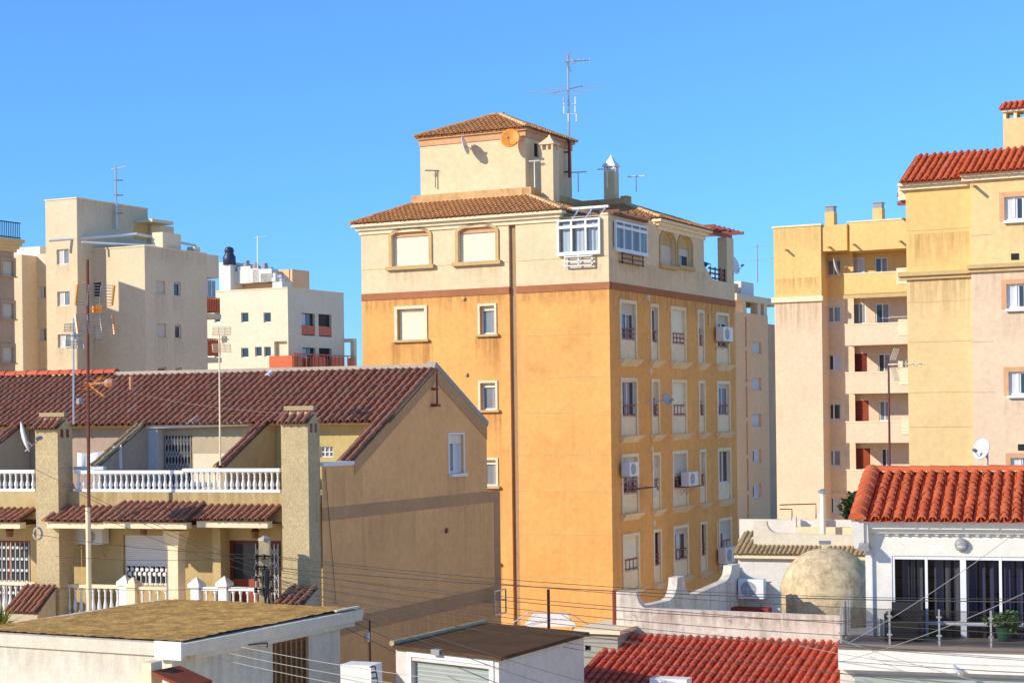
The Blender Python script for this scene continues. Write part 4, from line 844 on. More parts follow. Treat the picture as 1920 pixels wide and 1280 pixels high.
    mb = MB(); mb.poly([A1.pt(-.02,za,0),A1.pt(r1,za,0),A1.pt(r1,za,-5),A1.pt(-.02,za,-5)]); mb.build('link_roof', M['pale'], b)
    MB().fbox(A1,.2,r1+3,za,za+1.1,-6.5,-6.2).build('roof_parapet', M['amber2'], b); MB().fbox(B2,.6,4.5,B2.z(45,477)-.3,B2.z(45,455),-4,-2.5).build('roof_room', M['whit'], b)
    return b,TR,KR,zk,zt
KB = beige_block()
# ---- the shaded block cut by the left edge of the photograph (its bulk stands outside the frame)
def edge_block():
    O = P(27,560,112); a = math.radians(27); fl = Fr(O,(-math.cos(a),math.sin(a)),(-math.sin(a),-math.cos(a))); fr = Fr(O,(math.sin(a),math.cos(a)),(math.cos(a),-math.sin(a)))
    # its shaded right-hand face looks toward the picture: near corner lies left of the frame
    near = 9.0; O2 = fr.pt(-near,0); eL = Fr(O2,fl.d,fl.n); eR = Fr(O2,fr.d,fr.n)
    b = thing('apartment_block','shaded tawny apartment block cut by the left edge, roof terrace with green railing','building',O2)
    z1 = eR.z(20,473); ws = [eR.rect(x0,y,x1,y+30) for x0,x1 in ((4,24),) for y in (488,568,650)]
    z2 = eL.z(-190,300)
    volume(b,eL,eR,5.2,near,0,z1,'tawny',[],ws,.15)
    for r in ws: window(b,eR,r,.13,'white',.08,1,1,.95,'shutg',sur='tawny',sw=.22,sill='tawny',sx=.3,so=.08)
    mb = MB(); 
    for k in range(4): mb.fbox(eR,-.2-.12*k,near+.15+.12*k,z1+.02+.2*k,z1+.22+.2*k,-.2,.12+.12*k); mb.fbox(eL,-.1-.12*k,5.2,z1+.02+.2*k,z1+.22+.2*k,-.2,.12+.12*k)
    mb.build('cornice', M['amber2'], b)
    zc = z1+.85; mb = MB()
    for k in range(60): s = -.3+(near+.6)*k/59; mb.tube([eR.pt(s,zc,.2),eR.pt(s,zc+1.0,.2)],.025,4)
    for z in (.05,1.0): mb.fbox(eR,-.4,near+.4,zc+z,zc+z+.07,.17,.23)
    mb.build('railing', plain('green_railing',(.03,.07,.07),.5), b)
    MB().fbox(eR,-.5,near-1.9,zc,eR.z(0,348)-.8,-3.0,-.9).build('penthouse', M['tawny'], b)
    mb = MB(); zz = eR.z(0,380); mb.fbox(eR,-.5,near-1.6,zz-.5,zz,-3.1,-.4); mb.build('penthouse_cornice', M['amber2'], b)
    mb = MB(); [mb.tube([eR.pt(-.5+(near-1.2)*k/30,zz,-.6),eR.pt(-.5+(near-1.2)*k/30,zz+1.2,-.6)],.03,4) for k in range(31)]; mb.fbox(eR,-.5,near-1.7,zz+1.15,zz+1.25,-.65,-.55); mb.build('railing', plain('green_railing2',(.03,.07,.07),.5), b)
    return b
EB = edge_block()
def caster(px,py,t,wd,dp,name):          # unseen boxes added to the edge block, sized to shadow the beige block
    KR_=KB[2]; KL_=Fr(KR_.O,(-math.cos(math.radians(27)),math.sin(math.radians(27))),(-math.sin(math.radians(27)),-math.cos(math.radians(27))))
    A=KL_.pt(*KL_.at(px,py)); az=math.radians(65); u=V((-math.sin(az),-math.cos(az),0)); q=V((-u.y,u.x,0))
    if q.y>0: q=-q
    c=A+u*t; zt=A.z+t*math.tan(math.radians(27)); p=[c,c+q*wd,c+q*wd+u*dp,c+u*dp]
    MB().hexa([V((v.x,v.y,0)) for v in p],[V((v.x,v.y,zt)) for v in p]).build(name,M['tawny'],EB)
caster(222,527,10,7,4,'tower_block'); caster(197,575,14.5,6,3,'shadow_block')
# ---- M: white block with red balconies
def white_block():
    ML, MR = frames(540, 600, 147); b = thing('apartment_block','off-white flat-roofed block with dark openings behind brick red balconies','building',ML.O)
    z1 = ML.z(540,540); a = ML.s(385,600); c = MR.s(645,600)
    wl = [ML.rect(452,586,466,604),ML.rect(494,586,508,604),ML.rect(402,586,413,604),ML.rect(452,652,466,670),ML.rect(478,650,491,668),ML.rect(495,650,508,668),ML.rect(402,652,413,670)]
    wr = [MR.rect(565,586,591,630),MR.rect(597,588,622,632),MR.rect(567,651,592,690),MR.rect(598,652,622,690)]
    lg = ML.rect(514,640,539,700)
    volume(b,ML,MR,a,c,0,z1,'pale',wl+[lg],wr,.35,cap='ivory')
    for r in wl: window(b,ML,r,.2,'white',.06,1,1)
    for i,r in enumerate(wr):
        w = window(b,MR,r,.3,'dark',.05,2,1,.0 if i%2==0 else .5,'dark',cur=(0,.5,'curtain') if i%2==0 else None); s0,s1,z0,zz = r
        mb = MB(); zr_=z0+(zz-z0)*.45; mb.fbox(MR,s0+.02,s1-.02,z0+.1,zr_,-.09,-.05); mb.build('balcony_panel', M['orail'], w)
    s0,s1,z0,zz = lg; mb = MB(); zr_=MR.z(540,667); mb.fbox(ML,-.9,s1,MR.z(540,690),zr_,.7,.76); [MB().fbox(MR,x0_,x1_,MR.z(540,690),zr_,.9,.96).build('balcony_panel', M['orail'], b) for x0_,x1_ in ((-.7,.5),(c*.25,c*.48),(c*.6,c*.82),(c*.9,c+.1))]; mb.build('balcony_panel', M['orail'], b)
    mb = MB()
    for k in range(16): s=-.7+(c+.9)*k/15; mb.fbox(MR,s-.03,s+.03,MR.z(540,690),zr_+.12,.965,1.0)
    mb.fbox(MR,-.75,c+.2,zr_+.1,zr_+.2,.88,.962); mb.build('balcony_rail', M['orail'], b)
    MB().fbox(MR,-.8,c+.2,MR.z(540,692)-.4,MR.z(540,692),.01,1.1).build('balcony_slab', M['pale'], b)
    mb = MB(); mb.fbox(MR,c+.01,c+.6,MR.z(640,641),MR.z(640,641)+.3,-2,.9); mb.fbox(MR,c+.2,c+.6,0,MR.z(640,641)-.001,.5,.9); mb.build('side_porch', M['pale'], b)
    MB().fbox(MR,MR.s(566,540),MR.s(583,540),z1-.25,MR.z(575,527),-3,-2).build('chimney', M['whit'], b)
    s = MR.s(575,530); MB().lathe(MR.pt(s,MR.z(575,527),-2.5),[(.25,0),(.25,.4),(.4,.45),(.4,.6)],10).build('flue', M['steel'], b)
    return b
WB = white_block()
def stack_block():
    NL, NR = frames(470, 545, 200); b = thing('rooftop_house','white rooftop structures with stub chimneys behind the off-white block','building',NL.O)
    a = NL.s(411,520); z = NL.z(430,491)
    volume(b,Fr(NL.pt(NL.s(432,520),0),NL.d,NL.n),Fr(NL.pt(NL.s(432,520),0),NR.d,NR.n),a-NL.s(432,520),6,0,z,'whit')
    MB().fbox(NL,-4,NL.s(433,520),0,NL.z(450,506),-6,-2.5).build('wall', M['lilac'], b)
    for x,y0,w_ in ((463,494,.9),(497,499,1.3),(508,507,1.0),(480,498,.8),(444,504,.6)):
        F=NL.off(-1.5); s=F.s(x,500); mb=MB(); mb.fbox(F,s-w_,s+w_,NL.z(450,530),F.z(x,y0+6),-.6,.6); c_=mb.build('chimney', M['whit'], b)
        MB().lathe(F.pt(s,F.z(x,y0+6),0),[(.5,0),(.5,.25),(.3,.3),(.3,.7)],8).build('cowl', M['gplast'], c_)
    F=NL.off(-.5); s=F.s(430,490); mb=MB(); mb.lathe(F.pt(s,z-.3,0),[(.75,0),(.75,.9),(.55,1.2),(.5,1.5),(.6,1.55),(.45,1.95),(.1,2.1)],12); mb.build('cowl', plain('blue_black',(.03,.04,.09),.4), b, True)
    return b
SB = stack_block()
# ---- H: narrow greige block between the orange building and the amber block
def greige_block():
    fl,fr = frames(1441,700,136); O = fr.pt(fr.s(1340,700),0) ; e = Fr(O,fr.d,fr.n); c = e.s(1441,700); eL = Fr(O,fl.d,fl.n)
    b = thing('apartment_block','narrow greige block with square windows and slotted strip beside the orange building','building',O)
    z1 = e.z(1441,592); ws = [e.rect(1411,y,1428,y+23) for y in (640,708,776,843,909)]
    slot = [e.rect(1396.5,y,1400.5,y+60) for y in (590,627,692,760,830,900)]; slot = [(slot[0][0],slot[0][1],e.z(1400,650),z1-.3)]+[(slot[0][0],slot[0][1],e.z(1400,yb),e.z(1400,ya)) for ya,yb in ((658,716),(724,782),(790,852),(860,920),(928,985))]
    mb = MB(); volume(b,eL,e,10,c,0,z1,'lilac',[],ws+slot,.3)
    for i,r in enumerate(ws): window(b,e,r,.25,'white',.09,2,1,1 if i<3 else 0,'curtain',cur=(.45,1,'curtain') if i>2 else None)
    for r in slot: MB().poly([e.pt(r[0],r[2],-.28),e.pt(r[1],r[2],-.28),e.pt(r[1],r[3],-.28),e.pt(r[0],r[3],-.28)]).build('slot_glazing', M['tawny'], b)
    MB().fbox(e,c+.05,c+4.5,0,e.z(1445,606),-9,-.5).build('rear_wing', M['tawny'], b)
    zc = e.z(1420,556); mb = MB(); mb.fbox(e,c*.40,c+3,zc-.5,zc,-7,.05); 
    for x in (1396,1424,1436): s=e.s(x,580); mb.fbox(e,s-.35,s+.35,z1-.2,zc-.502,-.6,-.02)
    mb.build('pergola', M['beige'], b)
    MB().fbox(e,c*.36,c+2.5,z1-.2,zc-.51,-6.5,-2.6).build('penthouse', M['peach'], b)
    MB().fbox(e,e.s(1411,540),e.s(1434,540),zc+.01,e.z(1422,528),-3,-.9).build('water_tank_room', M['whit'], b); MB().fbox(e,c*.36,e.s(1408,540),zc+.01,e.z(1395,529),-4,-1).build('roof_room', M['lilac'], b)
    return b,e,zc,c
GB = greige_block()
# ---- I: amber-topped block with four tiers of balconies
def amber_block():
    a = math.radians(27); O = P(1452,560,107); F = Fr(O,(math.cos(a),-math.sin(a)),(-math.sin(a),-math.cos(a)))
    b = thing('apartment_block','amber-topped sand apartment block with stacked solid balconies and red shutters','building',O)
    z1 = F.z(1452,428); zm = F.z(1452,560); s1 = F.s(1541,600); s2 = F.s(1578,600); s3 = F.s(1585,600); s4 = F.s(1760,600)
    dn = F.n; bo = 1.5          # depth of the recess
    Fb = F.off(-bo)
    U = lambda z: V((0,0,z))
    # left plain bay
    for z0_,z1_,mt in ((0,zm,'sandp'),(zm+.001,z1,'amber')):
        MB().fbox(F,0,s1,z0_,z1_,-10,0).build('wall', M[mt], b)
    mb = MB(); mb.fbox(F,-.15,s1+.1,zm-.25,zm+.05,-.2,.15); mb.build('cornice', M['ivory'], b)
    stain(b,F,.1,s1-.1,zm-.26,2.5); stain(b,F,.1,s1-.1,zm+1.2,1.15); stain(b,F,.1,s1-.1,z1,2.0,'st_grey')
    # window strip, set back
    yw = (500,588,678,770,857,946)
    sx0,sx1 = Fb.s(1549,600),Fb.s(1577,600); wz = [(Fb.z(1563,y+ (17 if 1 else 0)),Fb.z(1563,y-14)) for y in yw]
    wins = [(Fb.s(1549,y),Fb.s(1577,y),z0,z1_) for (z0,z1_),y in zip(wz,yw)]
    zc0 = F.z(1560,470)
    mb = MB(); mb.wall(Fb,s1-.02,s3+.1,0,zm,wins,.15); mb.build('wall', M['sandp'], b); mb = MB(); mb.wall(Fb,s1-.02,s3+.1,zm,z1-.01,wins,.15); mb.build('wall', M['amber'], b)
    for i,r in enumerate(wins): window(b,Fb,r,.12,'white',.08,2,1,pane='panel' if i in (0,1,4) else 'pane',cur=(.5,1,'curtain') if i in (2,5) else None,sur='sandp' if i else 'amber',sw=.3,so=.05)
    MB().fbox(F,s1+.01,s2+.35,zc0,z1-.005,-bo+.01,-.12).build('wall', M['amber'], b)
    # balcony stack
    Bb = F.off(-1.9); zs = []
    ys = ((515,552),(601,648),(695,738),(783,830),(872,920))   # parapet top / underside at its left end
    doors = []
    fx = [((1597,1621,'curtain'),(1640,1665,'pane')),((1598,1624,'panel'),(1641,1668,'pane')),((1602,1626,'wood2'),(1646,1670,'pane')),((1603,1629,'wood2'),(1648,1670,'panel')),((1605,1632,'wood2'),(1652,1672,'pane'))]
    holes=[]; 
    for (yt,yb),pr in zip(ys,fx):
        for x0,x1,m_ in pr:
            r = Bb.rect(x0,yt-32,x1,yt+6); holes.append((r,m_))
    mb = MB(); mb.wall(Bb,s3-.3,s4,0,zm,[h[0] for h in holes],.12); mb.build('balcony_wall', M['sandp'], b); mb = MB(); mb.wall(Bb,s3-.3,s4,zm,z1-.01,[h[0] for h in holes],.12); mb.build('balcony_wall', M['amber'], b)
    for i,(r,m_) in enumerate(holes):
        if m_=='wood2':
            w=window(b,Bb,r,.1,'red',.06,1,1,pane='pane'); mb=MB(); slats(mb,Bb,r[0]+.06,r[1]-.06,r[2]+.06,r[3]-.06,-.05,.12,.03); mb.build('shutter', M['wood2'] if i>4 else M['red'], w)
        else: window(b,Bb,r,.1,'white',.07,2,1,pane='panel' if m_!='pane' else 'pane',cur=(0,1,'curtain') if m_=='curtain' else (.5,1,'curtaing'))
    for i,(yt,yb) in enumerate(ys):
        zt,zb = F.z(1590,yt),F.z(1590,yb); zt = zb+1.22 if i else zt
        mt = 'amber' if i==0 else 'sandp'
        mb = MB(); mb.fbox(F,s3,s4,zb,zt,-.02,.14); mb.fbox(F,s3,s3+.16,zb,zt,-1.88,-.021); mb.build('balcony', M[mt], b)
        MB().fbox(F,s3+.17,s4,zb,zb+.18,-1.89,-.025).build('balcony_floor', M[mt], b)
        MB().fbox(F,s3-.03,s4,zt+.002,zt+.07,-.05,.17).build('balcony_coping', M['ivory'], b)
        q = F.s(1684+i*2,600); mb = MB(); mb.fbox(F,q-.02,q+.6,zt-.75,zt+.2,.145,.17)
        for k in range(6): mb.fbox(F,q,q+.6,zt-.7+k*.17,zt-.62+k*.17,.172,.2)
        mb.build('vent_louvre', M['ivory'], b)
    zu = F.z(1650,468); MB().fbox(F,s3-.35+.7,s4,zu,z1+.04,-1.88,.1).build('wall', M['amber'], b)
    MB().fbox(F,s3-.03,s4,zm-.2,zm+.02,.142,.24).build('balcony_moulding', M['trim'], b)
    MB().fbox(F,s3+.2,s4,z1+.041,z1+.12,-1.9,.14).build('parapet_cap', M['ivory'], b); MB().fbox(F,-.1,s1+.05,z1+.001,z1+.1,-.4,.06).build('parapet_cap', M['ivory'], b)
    MB().poly([F.pt(0,z1-.05,-.3),F.pt(s4,z1-.05,-.3),F.pt(s4,z1-.05,-10),F.pt(0,z1-.05,-10)]).build('roof', M['ivory'], b)
    for x,yt in ((1555,388),(1645,381)):
        G_=F.off(-1.2); s=G_.s(x,410); mb=MB(); mb.fbox(G_,s-.28,s+.28,z1-.1,G_.z(x,yt+9),-.7,0); c_=mb.build('chimney', M['amber'], b)
        mb=MB(); zq=G_.z(x,yt+9); mb.fbox(G_,s-.25,s+.25,zq+.001,zq+.3,-.65,-.05); mb.fbox(G_,s-.3,s+.3,zq+.301,zq+.36,-.7,0); mb.build('cowl', M['gplast'], c_)
    for x,y in ((1476,469),(1557,464),(1603,459),(1690,453)):
        G_=F if x<1540 else F.off(.1 if x>1590 else -.12); s,z=G_.at(x,y); mb=MB(); mb.tube([G_.pt(s,z,0),G_.pt(s,z-.03,.55)],.07,6); mb.build('water_spout', M['trim'], b)
    return b,F
AB = amber_block()
# ---- J: tall orange-cream block at the right edge
def right_block():
    a = math.radians(27); O = P(1700,513,58.7); F = Fr(O,(math.cos(a),-math.sin(a)),(-math.sin(a),-math.cos(a)))
    b = thing('apartment_block','tall amber apartment block at the right edge with red tiled roof and tiled chimney','building',O)
    s1 = F.s(1825,600); B = F.off(.22); s2 = B.s(1990,600); ze = F.z(1700,356); zm = F.z(1700,513); zmB = B.z(1835,498)
    MB().fbox(F,0,s1-.0,0,zm,-9,0).build('wall', M['amber2'], b); MB().fbox(F,0,s1,zm+.001,ze,-9,-.001).build('wall', M['amber'], b)
    ws = [B.rect(1883,370,1935,411),B.rect(1887,533,1938,577),B.rect(1891,697,1940,740),B.rect(1895,858,1945,903)]
    zeB = B.z(1830,338)
    mb = MB(); mb.wall(B,s1,s2,0,zmB,ws,.15); mb.poly([B.pt(s1,0,0),B.pt(s1,zmB,0),B.pt(s1,zmB,-.3),B.pt(s1,0,-.3)]); mb.build('wall', M['sandp'], b)
    mb = MB(); mb.wall(B,s1,s2,zmB,zeB,ws,.15); mb.poly([B.pt(s1,zmB,0),B.pt(s1,zeB,0),B.pt(s1,zeB,-.3),B.pt(s1,zmB,-.3)]); mb.build('wall', M['amber2'], b)
    for r in ws: window(b,B,r,.13,'white',.06,3,1,pane='pane',cur=(0,.45,'curtain'),sur='peach',sw=.16,sill='white',sx=.02,so=.02)
    for F_,x0,x1,z in ((F,-.25,s1-.01,zm),(B,s1-.1,s2,zmB)):
        mb = MB(); mb.fbox(F_,x0,x1,z-.22,z-.1,.001,.10); mb.fbox(F_,x0,x1,z-.099,z+.03,.001,.19); mb.build('cornice', M['trim'], b)
    for y in (430,565,640,735,800): 
        s_,z = F.at(1760,y); MB().fbox(F,.02,s1-.02,z-.012,z+.012,.001,.006).build('joint', M['trim'], b)
    for y in (440,640,735):
        s_,z = B.at(1850,y); MB().fbox(B,s1+.02,ws[0][0]-.4,z-.012,z+.012,.001,.006).build('joint', M['trim'], b)
    s_,z = B.at(1903,481); MB().fbox(B,s_-.12,s_+.12,z-.1,z+.1,.001,.03).build('wall_vent', M['drk'], b); s_,z = B.at(1916,838); MB().fbox(B,s_-.12,s_+.12,z-.1,z+.1,.001,.03).build('wall_vent', M['drk'], b)
    mb = MB()
    for F_,x0,x1,z in ((F,-.2,s1-.02,ze),(B,s1-.25,s2,zeB)): mb.fbox(F_,x0,x1,z-.02,z+.1,-.2,.14); mb.fbox(F_,x0,x1,z+.101,z+.2,-.2,.26)
    mb.build('eave_moulding', M['ivory'], b)
    up = -F.n
    run = 2.4
    tiles('roof',b,M['t_red'],F.pt(-.1,ze+.21,.38),F.d,up,s1-.1,run,.50,tw=.23,tl=.36,r=.07)
    tiles('roof',b,M['t_red'],B.pt(s1-.3,zeB+.21,.38),F.d,up,s2-s1+.3,run-.5,.50,tw=.23,tl=.36,r=.07)
    zp = ze+.2+run*.5
    MB().fbox(F,.6,s1,zp-.4,F.z(1780,297),-2.4,-2.1).build('roof_parapet', M['trim'], b); MB().fbox(B,s1+.01,s2,zp-.4,B.z(1850,282)-.0,-2.3,-2.05).build('roof_parapet', M['ivory'], b)
    MB().fbox(F,-.3,.02,ze-.3,ze+.2,-3,-.2).build('side_parapet', M['ivory'], b)
    MB().hexa([F.pt(-.34,ze+.0,-.3),F.pt(-.02,ze,-.3),F.pt(-.02,ze,-6),F.pt(-.34,ze,-6)],[F.pt(-.34,ze+.05,-.3),F.pt(-.02,ze+.05,-.3),F.pt(-.02,ze+.9,-6),F.pt(-.34,ze+.9,-6)]).build('side_eave', M['ivory'], b)
    stain(b,F,.1,s1-.1,zm+1.3,1.25); stain(b,F,.1,s1-.1,zm-.22,1.8); stain(b,B,s1+.1,s2,zmB-.22,1.5,'st_grey')
    for r in ws: stain(b,B,r[0]-.15,r[1]+.15,r[2]-.1,1.2,'st_grey')
    # chimney
    G_ = B.off(-1.6); c0,c1 = G_.s(1881,260),G_.s(1926,260); zc = G_.z(1895,222)
    ch = MB().fbox(G_,c0,c1,zp-1.2,zc,-.75,0).build('chimney', M['amber2'], b)
    mb = MB(); 
    for q in (0,.44,.88): mb.fbox(G_,c0+(c1-c0)*q,c0+(c1-c0)*(q+.12),zc+.001,zc+.22,-.7,-.03)
    mb.fbox(G_,c0-.05,c1+.05,zc+.221,zc+.27,-.8,.05); mb.build('chimney_cap', M['ivory'], ch)
    tiles('chimney_tiles',ch,M['t_red'],G_.pt(c0-.08,zc+.3,.1),F.d,up,c1-c0+.16,.45,.62,tw=.2,tl=.3,r=.06)
    MB().fbox(G_,c0-.02,c1+.02,zc+.45,zc+.62,-.5,-.32).build('cap_ridge', M['t_red2'], ch)
    # beam ends and spout
    for y in (362,378): s_,z = F.at(1700,y); MB().fbox(F,-.38,-.01,z-.06,z+.06,-.5,-.35).build('beam_end', M['redrail'], b)
    s_,z = B.at(1829,343); MB().tube([B.pt(s_,z-.12,0),B.pt(s_,z-.16,.5)],.05,6).build('water_spout', M['trim'], b)
    return b,F,B
RB = right_block()
# ================================================================== FOREGROUND ROOFS AND YARD
M['mossroof']=stucco('mossy_gravel_roof',(.64,.36,.10),(.26,.15,.05),1.0,.4,2.2,.15,1.0,14,.5,.5); M['darkroof']=stucco('dark_gravel_roof',(.12,.065,.03),(.07,.04,.02),.5,.2,1.2,.1,1.0,30,.3)
M['plaster']=stucco('white_plaster',(.75,.68,.54),(.52,.43,.31),.25,.04,.5,.35,.9,28); M['greywhite']=stucco('grey_white_plaster',(.72,.66,.58),(.5,.44,.36),.25,.05,.6,.3,.6,30)
M['weathered']=stucco('weathered_white_wall',(.74,.66,.55),(.24,.17,.12),.8,.08,1.5,.95,.6,30); M['clean']=stucco('clean_white_wall',(.83,.78,.69),(.70,.65,.58),.15,.03,.5,.25,.5,30)
M['domem']=stucco('lichen_dome',(.70,.55,.33),(.25,.155,.07),1.0,.2,.8,.7,.9,22,.25,.45); M['garaged']=plain('grey_garage_door',(.36,.39,.36),.5,var=.05); M['yard']=stucco('pale_concrete',(.4,.36,.31),None,.3)
def moss_garage():
    CL, CRr = frames(322, 1207, 33.9); b = thing('garage','white garage with flat moss-brown gravel roof and barred brown window','garage',CL.O)
    z = CL.z(322,1205); a = CL.s(-60,1190); c = CRr.s(637,1150)+.0
    win = CRr.rect(511,1206,580,1290)
    mb = MB(); mb.wall(CL,0,a,0,z-.25,[]); mb.wall(CRr,0,c,0,z-.25,[win],.14)
    p1=CL.pt(a,0);p2=p1+CRr.d*c;p3=CRr.pt(c,0); box_back(mb,[p1,p2,p3],0,z-.25); mb.build('wall', M['plaster'], b)
    Q = lambda s,t,zz: CL.O+CL.d*s+CRr.d*t+V((0,0,zz))
    e = .28; MB().hexa([Q(-e,-.06,z-.25),Q(a+.2,-.06,z-.25),Q(a+.2,c+.5,z-.25),Q(-e,c+.5,z-.25)],[Q(-e-.05,-.1,z),Q(a+.2,-.1,z),Q(a+.2,c+.5,z),Q(-e-.05,c+.5,z)]).build('roof_slab', M['plaster'], b)
    stain(b,CL,.1,a,z-.26,.7,'st_grey'); stain(b,CRr,.1,c-.1,z-.37,1.4,'st_grey')
    # gravel surface, slightly bumpy sheet
    n,m = 60,50; mb = MB(); vs=[]; r=random.Random(3)
    for i in range(n+1):
        for j in range(m+1):
            s = .12+(a-.0)*i/n-.3; t = .05+(c+.35)*j/m
            vs.append(Q(s,t,z+.012+.022*r.random()+.02*math.sin(s*1.3+t)*math.sin(t*.9)+.02))
    mb.add(vs,[[i*(m+1)+j,(i+1)*(m+1)+j,(i+1)*(m+1)+j+1,i*(m+1)+j+1] for i in range(n) for j in range(m)]); mb.build('roof_gravel', M['mossroof'], b, True)
    w = window(b,CRr,win,.1,'wood2',.07,1,1,pane='pane'); s0,s1,z0,z1 = win; mb = MB()
    for k in range(7): x = s0+.1+(s1-s0-.2)*k/6; mb.tube([CRr.pt(x,z0,.0),CRr.pt(x,z1,.0)],.02,5)
    mb.build('window_bars', M['orod'] if 0 else plain('ochre_bars',(.35,.2,.07),.5), w)
    mb = MB(); slats(mb,CRr,s0+.08,s1-.08,z0+.05,z1-.05,-.07,.09,.02); mb.build('blind', plain('brown_blind',(.17,.085,.03),.6), w)
    # white corner block and gutter stubs on the eaves
    MB().fbox(CL,-.34,.30,z-.30,z+.05,.11,.16).build('corner_block', M['white'], b)
    MB().fbox(CRr,c-.5,c+.45,z+.03,z+.07,.16,.24).build('gutter_end', M['ivory'], b)
    mb = MB(); mb.fbox(CRr,.5,c+.3,z-.36,z-.26,.01,.2); mb.build('eave_moulding', M['plaster'], b)
    mb = MB(); h0=CRr.at(445,1213); mb.tube([CRr.pt(h0[0],h0[1],0),CRr.pt(h0[0]+.1,h0[1]+.05,.2),CRr.pt(h0[0]+.7,h0[1]+.02,.25),CRr.pt(h0[0]+.9,h0[1]-.1,.1)],.014,5); mb.build('cable_hook', M['rust'], b)
    # gate pillar with a tiled slab at the bottom edge
    t = thing('gate_pillar','cream gate pillar with red tiled cap in front of the white garage','pillar',P(262,1300,30.5)*1)
    t.location.z = 0; t['org'] = [t.location.x,t.location.y,0]
    Fp,Fq = frames(314,1270,30.2); zp = Fp.z(300,1243)
    MB().fbox(Fp,.35,.55,0,zp,-.3,0).build('shaft', M['ivory'], t)
    MB().prism([Fp.pt(.0,zp-.75,-.02),Fp.pt(.56,zp-.2,-.02),Fp.pt(1.35,zp-.85,-.02),Fp.pt(1.35,0,-.02),Fp.pt(.0,0,-.02)],Fp.n*-.3).build('gate_wall', M['ivory'], t)
    tiles('tiled_cap',t,M['t_red2'],Fp.pt(.34,zp-.22,.0)+V((0,0,-.0)),Fq.d,(Fq.n*1),0.0001+1.05,.62,-.42,tw=.2,tl=.3,r=.04) if 0 else MB().hexa([Fp.pt(.32,zp-.2,.02),Fp.pt(-.38,zp-.42,.02),Fp.pt(-.38,zp-.42,-.75),Fp.pt(.32,zp-.2,-.75)],[Fp.pt(.32,zp-.14,.02),Fp.pt(-.38,zp-.36,.02),Fp.pt(-.38,zp-.36,-.75),Fp.pt(.32,zp-.14,-.75)]).build('tiled_cap', stucco('terracotta_slab',(.28,.07,.03),None,.4), t)
    return b,CL,CRr,z,c
CG = moss_garage()
def dark_garage():
    DL, DR = frames(935, 1228, 36, 41, 27); b = thing('garage','small grey-white garage with sloping dark gravel roof and grey roller door','garage',DL.O)
    zc = DL.z(935,1228); a = DL.s(742,1207); za = DL.z(742,1207); c = DR.s(1094,1187); zcr = DR.z(1094,1187)
    hole = DL.rect(772,1236,919,1300); hole=(hole[0],hole[1],0,DL.z(845,1238))
    Q = lambda s,t,z: DL.O+DL.d*s+DR.d*t+V((0,0,z))
    zl = (za-zc); 
    mb = MB(); zt = min(za,zc)-.3; mb.wall(DL,0,a,0,zt,[hole],.15); mb.poly([DL.pt(0,zt),DL.pt(a,zt),DL.pt(a,za-.1),DL.pt(0,zc-.1)])
    mb.poly([DR.pt(0,0),DR.pt(c,0),DR.pt(c,zcr-.06),DR.pt(0,zc-.1)])
    zb = zcr+zl*1.0
    mb.poly([Q(a,0,0),Q(a,c,0),Q(a,c,zb),Q(a,0,za-.1)]); mb.poly([Q(a,c,0),Q(0,c,0),Q(0,c,zcr-.06),Q(a,c,zb-.06)]); mb.build('wall', M['greywhite'], b)
    mb = MB(); mb.hexa([Q(-.12,-.1,zc-.09),Q(a+.02,-.1,za-.09),Q(a+.02,c+.1,zb-.05),Q(-.12,c+.1,zcr-.05)],[Q(-.12,-.1,zc-.01),Q(a+.02,-.1,za-.01),Q(a+.02,c+.1,zb+.03),Q(-.12,c+.1,zcr+.03)]); mb.build('roof_slab', M['darkroof'], b)
    mb = MB(); slats(mb,DL,hole[0]+.02,hole[1]-.02,0,hole[3]-.01,-.12,.09,.012); mb.build('roller_door', M['garaged'], b)
    mb = MB(); mb.tube([Q(a+.05,-.1,za+.03),Q(a+.05,c*.5,(za+zb)/2+.04),Q(a+.05,c+.1,zb+.06)],.06,8); mb.build('edge_capping', M['pebble'], b)
    s,z = DL.at(824,1221); MB().fbox(DL,s-.12,s+.12,z-.06,z+.06,.002,.14).build('lamp', M['gplast'], b)
    mb = MB(); mb.fbox(DL,hole[0]-.12,hole[0],0,hole[3]+.12,.001,.03); mb.fbox(DL,hole[1],hole[1]+.12,0,hole[3]+.12,.001,.03); mb.fbox(DL,hole[0],hole[1],hole[3],hole[3]+.12,.001,.028); mb.build('door_frame', M['white'], b)
    return b,DL,DR
DG = dark_garage()
def red_roof_house():
    Y = 44.0; EL, ER = frames(1155, 1187, Y, 22, 27); o = EL.O
    ET = Fr(o,-EL.d,EL.n)        # along the top edge to the right
    b = thing('low_house','low house with brick red tiled lean-to roof below the weathered parapet','house',o)
    z1 = EL.z(1155,1189); w = ET.s(1568,1195); d = 3.0; pit = .33
    down = -ER.d
    z0 = z1-d*pit
    E0 = ET.pt(0,z0)+V((down.x,down.y,0))*d
    tiles('roof',b,M['t_red2'],E0,ET.d,ER.d,w+2.0,d,pit,tw=.205,tl=.31,r=.07,lift=.035)
    Ff = Fr(V((E0.x,E0.y,0)),ET.d,EL.n)
    mb = MB(); mb.fbox(Ff,-.25,w,z0-.30,z0-.09,-.3,-.02); mb.fbox(Ff,-.3,w,z0-.36,z0-.302,-.4,.03); mb.build('eave_fascia', M['clean'], b)
    MB().fbox(Ff,.1,w,0,z0-.361,-2.6,-.35).build('wall', M['plaster'], b)
    mb = MB(); A_,B_ = Ff.pt(-.02,z0-.06,-.1),ET.pt(-.02,z1-.02); mb.prism([Ff.pt(-.02,0,-.4),ET.pt(-.02,0,-.05),B_-V((0,0,.05)),A_-V((0,0,.05))],ET.d*.12); mb.build('side_wall', M['plaster'], b)
    return b,ET,EL,ER,Ff,z0,z1,w
